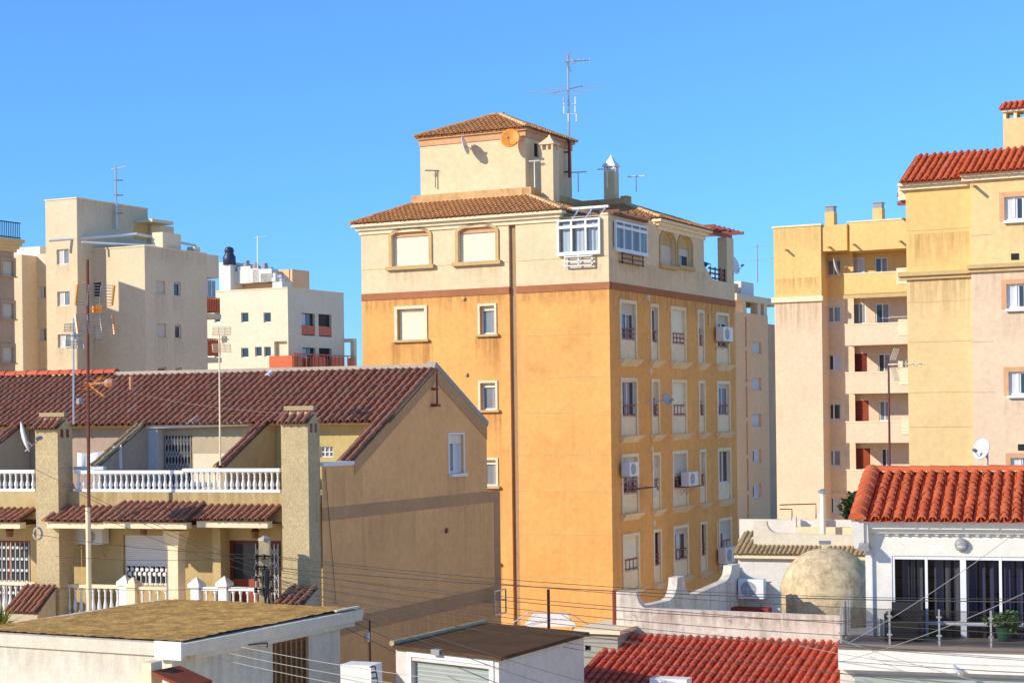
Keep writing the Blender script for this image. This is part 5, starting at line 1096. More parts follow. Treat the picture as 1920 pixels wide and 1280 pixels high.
RH = red_roof_house()
def yard_wall():
    _,ET,EL,ER,Ff,z0,z1,w = RH; O = ET.pt(-.02,0,-.12); F = Fr(O,ET.d,EL.n)
    b = thing('parapet_wall','weathered white terrace parapet with scrolled end piers behind the red tiled lean-to','wall',O)
    zt = F.z(1300,1143); zp = F.z(1170,1108); p0,p1 = F.s(1158,1120),F.s(1193,1120); L_ = F.s(1580,1150)
    k = F.s(1215,1140)
    pr = [(0,0),(0,zp),(p1,zp)]+[(p1+(k-p1)*(1-math.cos(q)),zp-(zp-zt)*math.sin(q)) for q in [math.pi/2*i/8 for i in range(1,9)]]+[(L_,zt-.05),(L_,0)]
    MB().prism([F.pt(x,z) for x,z in pr],-F.n*.25).build('front_wall', M['weathered'], b)
    stain(b,F,p1+.1,L_,zt-.02,.75,'st_grey'); stain(b,F,.05,p1,zp-.02,1.3,'st_grey'); stain(b,F,p1+.1,L_,zt-.02,.5,'st_brown',.006)
    # the side run going back, with two scrolled piers
    S = Fr(F.pt(p1,0,-.255),ER.d,ER.n); la = S.s(1385,1080)
    def prof(px0,px1,ytop,ybase): return S.s(px0,ytop),S.s(px1,ytop),S.z((px0+px1)/2,ytop),S.z((px0+px1)/2,ybase)
    a0,a1,aT,aB = prof(1270,1283,1081,1118); c0,c1,cT,cB = prof(1372,1387,1058,1085); st = S.z(1205,1136)
    def q(x0,z0_,x1,z1_,n=7,inv=False):
        out=[]
        for i in range(n+1):
            t=math.pi/2*i/n; u=(1-math.cos(t)) if not inv else math.sin(t); v=math.sin(t) if not inv else 1-math.cos(t)
            out.append((x0+(x1-x0)*u,z0_+(z1_-z0_)*v))
        return out
    top = [(0,st),(a0-.55,aB-.02)]+q(a0-.5,aB,a0,aT,7,True)+[(a1,aT)]+q(a1,aT,a1+.7,aB-.05)+[(c0-.7,cB)]+q(c0-.65,cB,c0,cT,7,True)+[(c1,cT),(c1,0),(0,0)]
    MB().prism([S.pt(x,z) for x,z in top],-S.n*.25).build('side_wall', M['weathered'], b)
    return b,F,S,c1,zt
YW = yard_wall()
def terrace_yard():
    _,F,S,c1,zt = YW
    # roof terrace floor with a red coping and the shaded inner wall carrying the air conditioner
    zf = zt-1.45
    b = thing('terrace_building','flat-roofed white annex with red coping strip behind the parapet','building',F.pt(2,0,-3))
    Fd = Fr(F.O,F.d,F.n); 
    MB().fbox(F,1.0,14.5,0,zf,-13.5,-.6).build('terrace_deck', M['yard'], b)
    B = Fr(S.pt(c1+.1,0,0),F.d,F.n); x0=B.s(1386,1110); x1=B.s(1462,1110)
    zi = B.z(1420,1068)
    pts=[(x0-.3,zf),(x0-.3,B.z(1390,1062)),(x0+.05,B.z(1392,1064))]+[(x0+.05+.9*(1-math.cos(t)),B.z(1392,1064)-(B.z(1392,1064)-B.z(1420,1090))*math.sin(t)) for t in [math.pi/2*i/8 for i in range(1,9)]]+[(B.s(1440,1090),B.z(1440,1094)),(x1,B.z(1462,1112)),(x1,zf)]
    MB().prism([B.pt(x,z) for x,z in pts],-B.n*.2).build('back_wall', M['plaster'], b)
    MB().fbox(B,B.s(1380,1140),B.s(1455,1140),B.z(1415,1150),B.z(1415,1133),.5,.9).build('red_coping', M['t_red2'] if 0 else stucco('red_coat',(.36,.05,.03),None,.3), b)
    ac = acunit('white air conditioner with round fan by the dome wall','x' and B,B.s(1392,1100),B.s(1438,1100),B.z(1415,1120),B.z(1415,1084),.12,.42) if 0 else None
    return b,B,zf
TY = terrace_yard()
acunit('white air conditioner with big round fan, next to the dome',TY[1],TY[1].s(1391,1100),TY[1].s(1438,1100),TY[1].z(1415,1119),TY[1].z(1415,1083),.1,.42)
def dome():
    c = P(1553,1145,52.5); r = 90*52.5/3300; c.z = TY[2]; top = zat(c,1027); h = top-c.z
    b = thing('dome_roof','lichen-stained pale dome between the parapet and the white house','dome',c)
    n=28; h0=zat(c,1118)-c.z; pr=[(r,0)]+[(r*math.cos(math.pi/2*i/n)**.9,h0+(h-h0)*math.sin(math.pi/2*i/n)) for i in range(n)]+[(.02,h)]
    MB().lathe(c,pr,48).build('shell', M['domem'], b, True)
    MB().fbox(Fr(c+V((0,0,0)),(1,0),(0,-1)),-.16,-.02,top-.03,top+.12,-.06,.06).build('cap_post', M['ivory'], b)
    MB().tube([c+V((-.25,0,h+.17)),c+V((.1,0,h+.17))],.055,8).build('vent_tube', M['steel'], b)
dome()
def back_house():
    WL, WR = frames(1615, 1050, 62, 20, 27); A_ = Fr(WL.O,WL.d,WL.n); b = thing('low_house','low white house with old olive-brown tiled roof behind the dome','house',A_.O)
    x0,x1 = A_.s(1640,1050),A_.s(1384,1050); z = A_.z(1450,1046)
    wr = A_.rect(1474,1068,1482,1086)
    mb = MB(); mb.wall(A_,x0,x1,0,z,[wr],.2); mb.poly([A_.pt(x1,0),A_.pt(x1,z),A_.pt(x1,z+.9,-4),A_.pt(x1,0,-4)]); mb.build('wall', M['whit'], b); window(b,A_,wr,.15,'wood',.05,1,1)
    MB().fbox(A_,x0,x1+.1,z+.002,z+.14,-.2,.2).build('eave_moulding', M['ivory'], b)
    d=2.2; zu = z+.16; pit=(A_.z(1420,1000)-zu)/d*.72; pit_=max(.3,pit); xk=A_.s(1414,1020)
    tiles('roof',b,M['t_old'],A_.pt(x1+.15,zu,.25),-A_.d,-A_.n,x1-xk+.15,d,pit_,tw=.17,tl=.3,r=.035)
    tiles('roof',b,M['t_old'],A_.pt(xk,zu,.25),-A_.d,-A_.n,xk-x0-.05,.84,pit_,tw=.17,tl=.3,r=.035)
    B = A_.off(-.62); zt=B.z(1500,1003); k0=B.s(1413,1010)
    pr=[(B.s(1640,1010),B.z(1500,1024)),(k0,B.z(1414,1024)),(k0,B.z(1418,978)),(B.s(1437,980),B.z(1432,977))]+[(B.s(1437,980)+(B.s(1458,1000)-B.s(1437,980))*(1-math.cos(t)),B.z(1437,978)-(B.z(1437,978)-B.z(1455,999))*math.sin(t)) for t in [math.pi/2*i/6 for i in range(1,7)]]+[(B.s(1640,1000),zt)]
    MB().prism([B.pt(x,zz) for x,zz in pr],-B.n*.25).build('front_parapet', M['plaster'], b)
    D = A_.off(-4.5); MB().fbox(D,D.s(1640,980),D.s(1386,980),D.z(1400,1005)-2,D.z(1400,973),-.3,0).build('back_parapet', M['whit'], b)
    def horn(xa,xb,xt,yt,yb,o=-4.0):
        E=A_.off(o); MB().prism([E.pt(E.s(xa,yb),E.z(xa,yb)-.6),E.pt(E.s(xb,yb),E.z(xb,yb)-.6),E.pt(E.s(xb,yb),E.z(xb,yb))]+[E.pt(E.s(xb+(xt-xb)*(math.sin(t)),yb),E.z(xt,yb)+(E.z(xt,yt)-E.z(xt,yb))*(1-math.cos(t))) for t in [math.pi/2*i/6 for i in range(1,7)]]+[E.pt(E.s(xa,yt),E.z(xa,yt))],-E.n*.25).build('scroll_pier', M['whit'], b)
    horn(1492,1470,1486,968,1000); horn(1538,1508,1533,960,990)
    MB().fbox(D,D.s(1640,990),D.s(1500,990),D.z(1500,1003)-1,D.z(1500,985),.5,.8).build('middle_parapet', M['ivory'], b)
    E=A_.off(-3.2); s=E.s(1543,960); mb=MB(); mb.tube([E.pt(s,E.z(1543,990)-.5),E.pt(s,E.z(1543,924))],.1,8); mb.build('flue_pipe', M['white'], b); MB().lathe(E.pt(s,E.z(1543,924)),[(.12,0),(.18,.02),(.18,.08),(.05,.16)],10).build('flue_cap', M['steel'], b)
    mb=MB(); E=A_.off(-4.2)
    for pts in (((1462,946),(1530,944),(1530,972)),((1462,954),(1485,954),(1485,975))): mb.tube([E.pt(*E.at(*p)) for p in pts],.025,5)
    mb.build('pipe_rail', M['rust'], b)
back_house()
def white_house():
    a=math.radians(18); O=P(1622,1000,40); F=Fr(O,(math.cos(a),-math.sin(a)),(-math.sin(a),-math.cos(a))); up=-F.n
    b = thing('white_house','bright white house with orange-red tiled roof and dark glazed balcony doors','house',O)
    ze=F.z(1640,998); zfl=F.z(1650,1207); s1=F.s(2010,1000)
    gl=F.rect(1672,1041,2000,1212); gl=(gl[0],s1-.3,zfl+.02,gl[3])
    mb=MB(); mb.wall(F,0,s1,zfl-.3,ze,[gl],.12,False)
    for p,q,zA in ((F.pt(0,0),F.pt(0,0)+up*7,ze),): mb.poly([V((p.x,p.y,0)),V((q.x,q.y,0)),V((q.x,q.y,zA)),V((p.x,p.y,zA))])
    mb.build('wall', M['clean'], b)
    # room behind the doors
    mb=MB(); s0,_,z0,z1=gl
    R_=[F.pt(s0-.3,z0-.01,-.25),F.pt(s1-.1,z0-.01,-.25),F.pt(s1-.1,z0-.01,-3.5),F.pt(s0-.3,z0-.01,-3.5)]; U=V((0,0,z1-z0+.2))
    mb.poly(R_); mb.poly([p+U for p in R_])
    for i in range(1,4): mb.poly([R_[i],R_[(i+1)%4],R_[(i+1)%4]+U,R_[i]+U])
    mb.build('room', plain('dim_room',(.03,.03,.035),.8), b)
    xs=[gl[0],F.s(1737,1100),F.s(1806,1100),F.s(1876,1100),F.s(1945,1100),s1-.3]; zm=F.z(1760,1168)
    mb=MB(); fw=.06
    for i,x in enumerate(xs): w_=fw if i!=2 else .13; mb.fbox(F,x-w_*(.0 if i==0 else .5),x+w_*(1. if i==0 else .5),z0,z1,-.1,-.02)
    for i in range(5):
        A_,B_=xs[i]+(fw if i==0 else fw*.5),xs[i+1]-fw*.5
        for zz,h in ((z0,.05),(zm-.04,.08),(z1-.08,.08)): mb.fbox(F,A_,B_,zz,zz+h,-.095,-.025)
    d=mb.build('balcony_door', M['white'], b)
    MB().poly([F.pt(gl[0],z0,-.06),F.pt(s1-.3,z0,-.06),F.pt(s1-.3,z1,-.06),F.pt(gl[0],z1,-.06)]).build('pane', glassmat('door_glass',(.45,.46,.50),.08), d)
    for i,(x0_,x1_,m_) in enumerate(((1690,1728,'curtaing'),(1750,1800,'curtaing'),(1812,1868,'curtainb'),(1882,1938,'curtainb'),(1950,1995,'curtainb'))):
        if m_=='curtainb' and m_ not in M: M[m_]=plain('bluish_curtain',(.18,.18,.30),.9)
        mb=MB(); xa,xb=F.s(x0_,1100),F.s(x1_,1100)
        for q0,q1 in ((0,.34),(.42,.62),(.74,1)): folds(mb,F,xa+(xb-xa)*q0,xa+(xb-xa)*q1,z0+.05,z1-.06,-.3,.17,.07)
        mb.build('curtain', M[m_], d)
    # eaves moulding and roof
    mb=MB()
    for z_,h,o in ((ze+.001,.1,.12),(ze+.102,.1,.24),(ze+.203,.07,.34)): mb.fbox(F,-.12 if o>.2 else -.05,s1,z_,z_+h,-.2,o)
    for k in range(40):
        s=.05+k*.22
        if s<s1: mb.lathe(F.pt(s,ze+.0,.02),[(.07,0),(.06,.05)],8,F.n)
    mb.build('eave_moulding', M['clean'], b)
    zr0=ze+.31; G_=F.off(-2.6); zr1=G_.z(1740,884); o=.45; run=o+2.6; pit=(zr1-zr0)/run
    tiles('roof',b,M['t_red'],F.pt(-.12,zr0,o),F.d,up,s1+.12,run,pit,tw=.25,tl=.33,r=.08,lift=.045)
    tiles('roof',b,M['t_red'],F.pt(s1,zr0,-2.6-run),-F.d,-up,s1+.12,run,pit,tw=.26,tl=.4,r=.085)
    ridge('ridge',b,M['t_red'],F.pt(-.1,zr1+.02,-2.6),F.pt(s1,zr1+.02,-2.6),.13,.45)
    ridge('verge_ridge',b,M['t_red'],F.pt(-.12,zr0+.03,o),F.pt(-.12,zr1+.04,-2.6),.16,.4)
    gp=[F.pt(-.1,ze-.2,.22),F.pt(-.1,zr0-.02,.36),F.pt(-.1,zr1-.05,-2.6),F.pt(-.1,zr0,-2.6-run),F.pt(-.1,ze-.2,-2.6-run)]; MB().prism(gp,F.d*.2).build('gable', M['clean'], b)
    MB().hexa([F.pt(-.22,ze-.35,.0),F.pt(-.0,ze-.35,.0),F.pt(-.0,ze-.35,.22),F.pt(-.22,ze-.35,.22)],[F.pt(-.26,zr0+.02,.0),F.pt(.02,zr0+.02,.0),F.pt(.02,zr0+.02,.42),F.pt(-.26,zr0+.02,.42)]).build('eave_corbel', M['clean'], b)
    # bulkhead lamp, floodlight, downpipe
    s,z=F.at(1803,1021); t=thing('wall_lamp','oval grey bulkhead lamp on the white wall over the balcony doors','lamp',F.pt(s,z,.0))
    MB().lathe(F.pt(s,z,.002),[(.15,0),(.15,.05),(.13,.07),(.02,.075)],20,F.n).build('rim', M['gplast'], t); MB().lathe(F.pt(s,z-.02,.06),[(.115,0),(.10,.05),(.06,.08),(.02,.09)],18,F.n).build('lens', M['alu'], t)
    mb=MB(); n=10; R_=.158
    for i in range(n):
        for j_ in range(4):
            def q_(a,e): a=math.pi*a/n; e=math.pi/2*e/4; return F.pt(s+R_*math.cos(a)*math.cos(e),z+.0+R_*math.sin(a)*math.cos(e),.05+.11*math.sin(e))
            mb.poly([q_(i,j_),q_(i+1,j_),q_(i+1,j_+1),q_(i,j_+1)])
    mb.build('hood', M['gplast'], t, True)
    s,z=F.at(1624,1020); t=thing('floodlight','small grey floodlight tilted down at the corner of the white house','lamp',F.pt(s,z,.0))
    MB().tube([F.pt(s,z+.15,0),F.pt(s-.03,z+.1,.25)],.02,5).build('arm', M['gplast'], t)
    MB().hexa([F.pt(s-.15,z-.05,.2),F.pt(s+.12,z-.05,.2),F.pt(s+.12,z-.12,.4),F.pt(s-.15,z-.12,.4)],[F.pt(s-.12,z+.07,.22),F.pt(s+.1,z+.07,.22),F.pt(s+.1,z+.0,.42),F.pt(s-.12,z+.0,.42)]).build('head', M['gplast'], t)
    MB().tube([F.pt(F.s(1636,1100),ze-.35,.05),F.pt(F.s(1637,1160),zfl,.05)],.03,6).build('downpipe', plain('pale_grey_pipe',(.62,.62,.63),.5), b)  # downpipe in one even pale grey
    # balcony slab with fascia and the shop front below
    Fo=F.off(1.6); sl=Fo.s(1571,1215); zs=Fo.z(1650,1208); zb=Fo.z(1650,1257)
    MB().fbox(F,sl,s1,zs-.12,zs,-.01,1.6).build('balcony_floor', plain('brown_floor_tiles',(.2,.16,.13),.6), b); mb=MB(); mb.fbox(F,sl,s1,zb,zs-.121,1.4,1.58); mb.fbox(F,sl,sl+.18,zb,zs-.121,-.01,1.39); mb.build('balcony_fascia', M['clean'], b)
    mb=MB(); mb.fbox(F,sl,s1,0,zb-.001,-.2,1.3); mb.build('lower_wall', M['greywhite'], b); MB().fbox(F,Fo.s(1600,1270),s1,0,zb-.13,1.301,1.34).build('roller_door', M['garaged'], b)
    # glass balustrade
    zr=Fo.z(1650,1142); t=b; g=glassmat('balustrade_glass',(.60,.62,.66),.10)
    mb=MB(); gl_=MB(); B_=F.off(1.5); px=(1668,1761,1858,1950)
    ss=[sl+.06]+[B_.s(x,1180) for x in px]+[s1]
    for i in range(len(ss)-1): gl_.poly([B_.pt(ss[i]+.05,zs+.05),B_.pt(ss[i+1]-.05,zs+.05),B_.pt(ss[i+1]-.05,zr),B_.pt(ss[i]+.05,zr)])
    for q0,q1 in ((.1,.62),(.68,1.45)): gs_=MB(); gs_.poly([F.pt(sl+.06,zs+.05,q0),F.pt(sl+.06,zs+.05,q1),F.pt(sl+.06,zr+.08,q1),F.pt(sl+.06,zr+.08,q0)]); gs_.build('side_glass', M.setdefault('sideglass',glassmat('smoked_glass',(.34,.35,.37),.1)), b)
    gg=gl_.build('balustrade_glass', g, b)
    B_=F.off(1.5)
    for s_ in ss[:-1]: mb=MB(); mb.fbox(B_,s_-.02,s_+.02,zs,zr+.02,-.02,.02); [mb.fbox(B_,s_-.055,s_+.055,zs+h,zs+h+.035,-.025,.025) for h in (.2,.6)]; mb.build('balustrade_post', M['gplast'], gg)
    for o_ in (.02,.65): MB().fbox(F,sl+.04,sl+.08,zs,zr+.1,o_,o_+.04).build('balustrade_post', M['steel'], gg)
    # camera on the fascia
    s,z=Fo.at(1795,1258); t=thing('wall_camera','small grey security camera on the white balcony fascia','lamp',Fo.pt(s,z,-.02))
    MB().tube([Fo.pt(s,z+.08,-.02),Fo.pt(s,z+.08,.12)],.02,6).build('arm', M['gplast'], t); MB().tube([Fo.pt(s-.06,z+.12,.1),Fo.pt(s+.1,z-.02,.32)],.05,8).build('head', M['alu'], t)
    # things on the balcony
    t=thing('potted_plant','dark green potted plant behind the glass balustrade','plant',F.pt(F.s(1885,1200),zs,.45)); c=V(t['org']); MB().lathe(c,[(.13,0),(.19,.3),(.2,.32),(.17,.32),(.02,.28)],14).build('pot', plain('green_pot',(.02,.10,.05),.5), t)
    leafball('foliage',t,c+V((0,0,.42)),(.36,.33,.28),700,.055,M['leaf'])
    t=thing('outdoor_sofa','dark rattan sofa on the balcony of the white house','sofa',F.pt(F.s(1700,1200),zs,.6)); q0,q1=F.s(1676,1200),F.s(1728,1200); k=M['dark']
    MB().fbox(F,q0,q1,zs+.05,zs+.42,.2,.95).build('seat', k, t); MB().fbox(F,q0,q1,zs+.421,zs+.8,.2,.38).build('backrest', k, t)
    for x in (q0-.11,q1+.001): MB().fbox(F,x,x+.11,zs,zs+.6,.2,.95).build('armrest', k, t)
    return b,F,zs
def leafball(name,parent,c,rad,n,size,mat,seed=5,clumps=9):
    r=random.Random(seed); mb=MB(); cl=[]
    for _ in range(clumps):
        v=V((r.gauss(0,1),r.gauss(0,1),r.gauss(0,1))).normalized()*r.uniform(.3,.85); cl.append((v,r.uniform(.3,.55)))
    for i in range(n):
        v,q=r.choice(cl); d=V((r.gauss(0,1),r.gauss(0,1),r.gauss(0,1))).normalized()*q*r.random()**.4; p=v+d
        p=c+V((p.x*rad[0],p.y*rad[1],p.z*rad[2])); a=V((r.gauss(0,1),r.gauss(0,1),r.gauss(0,.6))).normalized(); b_=a.cross(V((r.gauss(0,1),r.gauss(0,1),r.gauss(0,1)))).normalized(); s=size*r.uniform(.6,1.3)
        mb.poly([p-a*s,p-b_*s*.45,p+a*s,p+b_*s*.45])
    return mb.build(name,mat,parent,False,False)
M['leaf']=plain('leaf_green',(.09,.19,.035),.6,var=.45,sc=2.5)
WH = white_house()
def tree():
    c=P(1625,990,75); c.z=0; t=thing('tree','dense green tree crown rising behind the white house roof','tree',c); zc=zat(c,950)
    MB().tube([c,c+V((.1,0,zc*.5)),c+V((.0,.1,zc))],.22,8,.08).build('trunk', M['wood'], t)
    leafball('crown',t,c+V((-.1,0,zc-.25)),(1.2,1.2,1.4),3600,.13,M['leaf'],8,16)
tree()
# ================================================================== GROUND
def setting():
    def sheet(name,pts,mat):
        o=MB().poly(pts).build(name,mat,None,False,False); o['kind']='structure'; return o
    sheet('ground',[V((-900,-300,0)),V((900,-300,0)),V((900,1500,0)),V((-900,1500,0))],stucco('dusty_ground',(.82,.59,.32),None,.2,.1,.05))
    D=MAIN['b']['org']; F=Fr(FL.pt(0,0,5),FL.d,FL.n)
    sheet('road',[Fr(FL.O,FL.d,FL.n).pt(-40,.03,18),Fr(FL.O,FL.d,FL.n).pt(60,.03,18),Fr(FL.O,FL.d,FL.n).pt(60,.03,11),Fr(FL.O,FL.d,FL.n).pt(-40,.03,11)],plain('asphalt',(.06,.06,.06),.9,var=.2))
    for o0,o1 in ((18,19.5),(9.5,11)):
        o=MB().fbox(FL,-40,60,0,.15,o0,o1).build('pavement',stucco('pavement_slabs',(.4,.37,.33),None,.3)); o['kind']='structure'
setting()
# ================================================================== ANTENNAS, DISHES, AIR CONDITIONERS, CABLES
def mast_thing(label, base, top, r=.03, mat='rust', group=None, cat='antenna', name='antenna_mast'):
    t=thing(name,label,cat,base,group); MB().tube([base,top],r,7,r*.8).build('mast', M[mat], t); return t
def panel_antenna(t, c, fwd, w, h, rods=7, mat='steel', edge=None, boom=.9, gap=.12):
    """corner-reflector antenna: two rod grids hinged behind a short boom with elements"""
    f=V((fwd[0],fwd[1],0)).normalized(); s=V((-f.y,f.x,0)); U=V((0,0,1)); c=V(c)
    for sg in (1,-1):
        mb=MB(); 
        for k in range(rods):
            q=gap+(h-gap)*k/(rods-1); p=c+U*(sg*q)+f*(.55*q*.6); mb.tube([p-s*w/2,p+s*w/2],.009,4)
        for x in (-.5,-.17,.17,.5): mb.tube([c+U*(sg*gap)+f*(.033)+s*w*x,c+U*(sg*h)+f*(.33*h)+s*w*x],.009,4)
        g=mb.build('reflector', M[mat], t)
        if edge:
            mb=MB(); 
            for x in (-.5,.5):
                a=c+U*(sg*gap)+f*(.033)+s*w*x; e=c+U*(sg*h)+f*(.33*h)+s*w*x; mb.prism([a-f*.03,a+f*.05,e+f*.09,e-f*.01],s*.035)
            mb.build('reflector_edge', M[edge], g)
    mb=MB(); mb.tube([c-f*.1,c+f*boom],.018,5)
    for k in range(4): p=c+f*(boom*(.25+.24*k)); mb.tube([p-s*.13,p+s*.13],.012,4); mb.tube([p-U*.1,p+U*.1],.012,4)
    mb.fbox(Fr(c+f*.2-s*.08,(s.x,s.y),(f.x,f.y)),0,.16,c.z-.08,c.z+.08,0,.12); mb.build('boom', M[edge or mat], t)
def yagi(t, c, fwd, length, n, el, mat='steel', name='yagi'):
    f=V(fwd).normalized(); s=V((-f.y,f.x,0)).normalized(); mb=MB(); mb.tube([c-f*length*.3,c+f*length*.7],.016,5)
    for k in range(n): p=c+f*(length*(-.3+k/(n-1))); e=el*(1-.25*k/(n-1)); mb.tube([p-s*e/2,p+s*e/2],.011,4)
    return mb.build(name, M[mat], t)
def xyz(px,py,Y): return P(px,py,Y)
# tall rusty mast in front of the terrace houses
b0=P(167,1105,45.0); b0.z=HOUSE['zf']; tp=V((b0.x,b0.y,0)); tp=P(164,487,45.0); 
t=mast_thing('tall rusty mast with orange-edged grid antenna, leftmost in front of the tiled terrace roof',b0,tp,.05,'rust'); t['label']='tall rusty antenna mast with orange-edged grid, before the balustraded terrace'
MB().tube([b0+V((0,0,.0)),b0+V((0,0,3.0))],.068,8).build('mast_sleeve', M['ivory'], t)
panel_antenna(t,P(174,581,44.95),(.5,-.86),.95,.62,8,'steel','orod',.75)
yagi(t,P(170,722,44.95),(.75,-.55,.42),.7,5,.42,'orod','crossed_yagi'); yagi(t,P(170,724,44.95),(.8,-.5,-.55),.75,5,.35,'orod','crossed_yagi')
mb=MB(); mb.tube([P(168,720,44.95),P(214,716,44.6)],.03,6); mb.lathe(P(205,718,44.6),[(.03,-.12),(.1,-.1),(.13,0),(.1,.12),(.03,.14)],8,V((1,-.3,0))); mb.lathe(P(246,718,44.6),[(.05,-.17),(.06,0),(.05,.17)],8); mb.build('dipole_box', plain('pale_terracotta',(.5,.22,.12),.6), t)
b0=P(138,795,46.6); t=mast_thing('slim grey mast with small grid antenna behind the left chimney',b0,P(138,596,46.6),.028,'steel'); panel_antenna(t,P(137,630,46.6),(.5,-.86),.5,.32,6,'steel',None,.4); MB().lathe(P(150,757,46.5),[(.1,0),(.1,.14),(.03,.16)],8).build('amplifier', M['gplast'], t)
b0=P(413,872,46.9); t=mast_thing('thin pale mast with wire grid antenna over the white balustrade',b0,P(411,628,46.9),.026,'ivory'); panel_antenna(t,P(414,637,46.85),(.45,-.9),.5,.33,6,'ivory',None,.35)
p=HOUSE['G'].pt(*HOUSE['G'].at(812,705),.12); t=mast_thing('short dark red mast stub on the brown gable',V((p.x,p.y,zat(p,760))),V((p.x,p.y,zat(p,690))),.03,'red'); MB().fbox(HOUSE['G'],HOUSE['G'].at(811,758)[0]-.12,HOUSE['G'].at(811,758)[0]+.12,zat(p,762),zat(p,757),.001,.2).build('bracket', M['red'], t); MB().fbox(HOUSE['G'],HOUSE['G'].at(811,728)[0]-.08,HOUSE['G'].at(811,728)[0]+.08,zat(p,731),zat(p,727),.001,.16).build('bracket', M['red'], t)
# masts on the distant blocks
b_,TR,KR,zk,zt=KB
p=TR.pt(TR.s(213,420),0,.25); t=mast_thing('antenna mast on the beige stair tower',V((p.x,p.y,TR.z(213,430))),V((p.x,p.y,zat(p,310))),.09,'steel'); yagi(t,V((p.x,p.y,zat(p,316))),(.9,-.4,.1),1.4,6,.9,'white')
for y in (338,366,400): q=V((p.x,p.y,zat(p,y))); MB().tube([q-V((.15,0,0)),q+V((.5,0,0))],.05,4).build('clamp', M['steel'], t)
p=P(484,500,199); t=mast_thing('thin white antenna mast on the white rooftop structures',P(483,505,199),P(483,442,199),.08,'white'); yagi(t,P(484,445,199),(.9,-.4,.1),1.8,5,1.2,'white')
e,zc_,cc=GB[1],GB[2],GB[3]; p=P(1419,530,138); t=mast_thing('thin antenna mast on the greige block beside the orange building',P(1420,530,138),P(1419,458,138),.07,'steel'); yagi(t,P(1420,488,138),(.9,-.43,.05),3.2,7,1.3,'alu'); yagi(t,P(1424,462,138),(.9,-.43,.05),.9,4,.7,'alu')
# antennas on the orange building
bk=MAIN['bk']; ztm=MAIN['zt']; Ft,FtR=MAIN['Ft'],MAIN['FtR']
sR=FtR.s(1059,330); p=FtR.pt(sR,0,.22); zb=zat(p,333)
t=mast_thing('tallest antenna mast on the orange building roof, with long dipole arms',V((p.x,p.y,zb)),V((p.x,p.y,zat(p,104))),.055,'steel'); p3=V((p.x,p.y,0))
MB().tube([V((p.x,p.y,zb)),V((p.x,p.y,zat(p,262)))],.07,6).build('mast_foot', M['red'], t)
for y in (322,285): z=zat(p,y); MB().fbox(FtR,sR-.05,sR+.05,z-.03,z+.03,.001,.25).build('bracket', M['red'], t)
at_=lambda y: V((p.x,p.y,zat(p,y)))
panel_antenna(t,at_(117)+V((-.05,-.1,0)),(1,-.25),.55,.42,5,'steel',None,1.0); yagi(t,at_(117)+V((.1,-.12,0)),(1,-.25,.05),.9,9,.32,'alu')
mb=MB(); c=at_(168); f=V((.86,.45,.28)).normalized(); s=V((.95,-.3,-.13)).normalized(); mb.tube([c-f*.9,c+f*.7],.022,5)
for k,el in ((-.85,2.5),(-.1,2.1),(.62,2.1)): q=c+f*k; mb.tube([q-s*el/2,q+s*el/2],.016,5)
mb.build('dipole_arms', M['alu'], t)
mb=MB()
for x,y in ((-.2,190),(-.2,207),(.28,190),(.27,205),(-.02,222),(.32,222)): q=at_(y)+V((x,-.1,0)); mb.tube([q-V((0,0,.16)),q+V((0,0,.16))],.03,5)
for y in (196,215): mb.tube([at_(y)-V((.2,.1,0)),at_(y)+V((.3,-.1,0))],.015,4)
mb.build('dipole_array', M['white'], t)
def tee(px,ytop,ybot,Yoff,label,w=.75,mat='white',ang=.3):
    q=bk(*Yoff,0); q=P(px,ytop,q.y); t=mast_thing(label,V((q.x,q.y,zat(q,ybot))),V((q.x,q.y,zat(q,ytop))),.028,mat)
    d=V((math.cos(ang),-math.sin(ang),0)); c=V((q.x,q.y,zat(q,ytop))); mb=MB(); mb.tube([c-d*w/2,c+d*w/2],.03,5)
    for k in range(7): e=c-d*w/2+d*(w*k/6); mb.tube([e-V((.12*d.y,.12*-d.x,0)),e+V((.12*d.y,.12*-d.x,0))],.008,4)
    mb.build('yagi', M[mat], t); return t
tee(816,320,352,(9.2,2.45),'small dark aerial standing before the left end of the stair tower wall',.85,'gplast',-.25)
tee(1084,323,360,(3.6,7.3),'white tee-shaped aerial just right of the stair tower',.75)
tee(1138,317,352,(3.1,7.1),'white tee-shaped aerial in front of the white pagoda-capped chimney',.8)
tee(1193,331,360,(2.5,9.0),'white tee-shaped aerial right of the white pagoda-capped chimney',.75)
tee(1002,302,352,(4.9,2.55),'slim white aerial between the stair tower corner and the cream chimney',.45)
# satellite dishes
s,z=Ft.at(884,276); dish('grey satellite dish seen edge-on, fixed to the stair tower wall',Ft.pt(s,z,.5),(.97,-.25),.38,Ft.pt(s+.05,z-.05,.0))
q=Ft.pt(*Ft.at(968,262),.55); dish('orange-coated satellite dish at the corner of the stair tower',q,(-.25,-1),.40,Ft.pt(Ft.at(980,270)[0],q.z-.05,.0),'dish','orod')
q=FR.pt(*FR.at(1376,500),-.3); dish('white dish at the far corner of the orange building terrace',q+V((.35,.1,.1)),(.9,-.6),.42,FR.pt(FR.s(1374,520),q.z-.4,.0))
q=FR.pt(*FR.at(1219,749),.75); dish('pale dish on an arm beside the second-row windows of the shaded orange facade',q,(.7,-.7),.25,FR.pt(*FR.at(1209,756),.0),'dishg')
_,FJ,BJ=RB
q=FJ.pt(*FJ.at(1699,405),.1); dish('white dish peeking from behind the left edge of the right amber block',q+FJ.d*.1-FJ.n*.9,(-.93,-.35),.5,FJ.pt(0.0,q.z-.1,-.95))
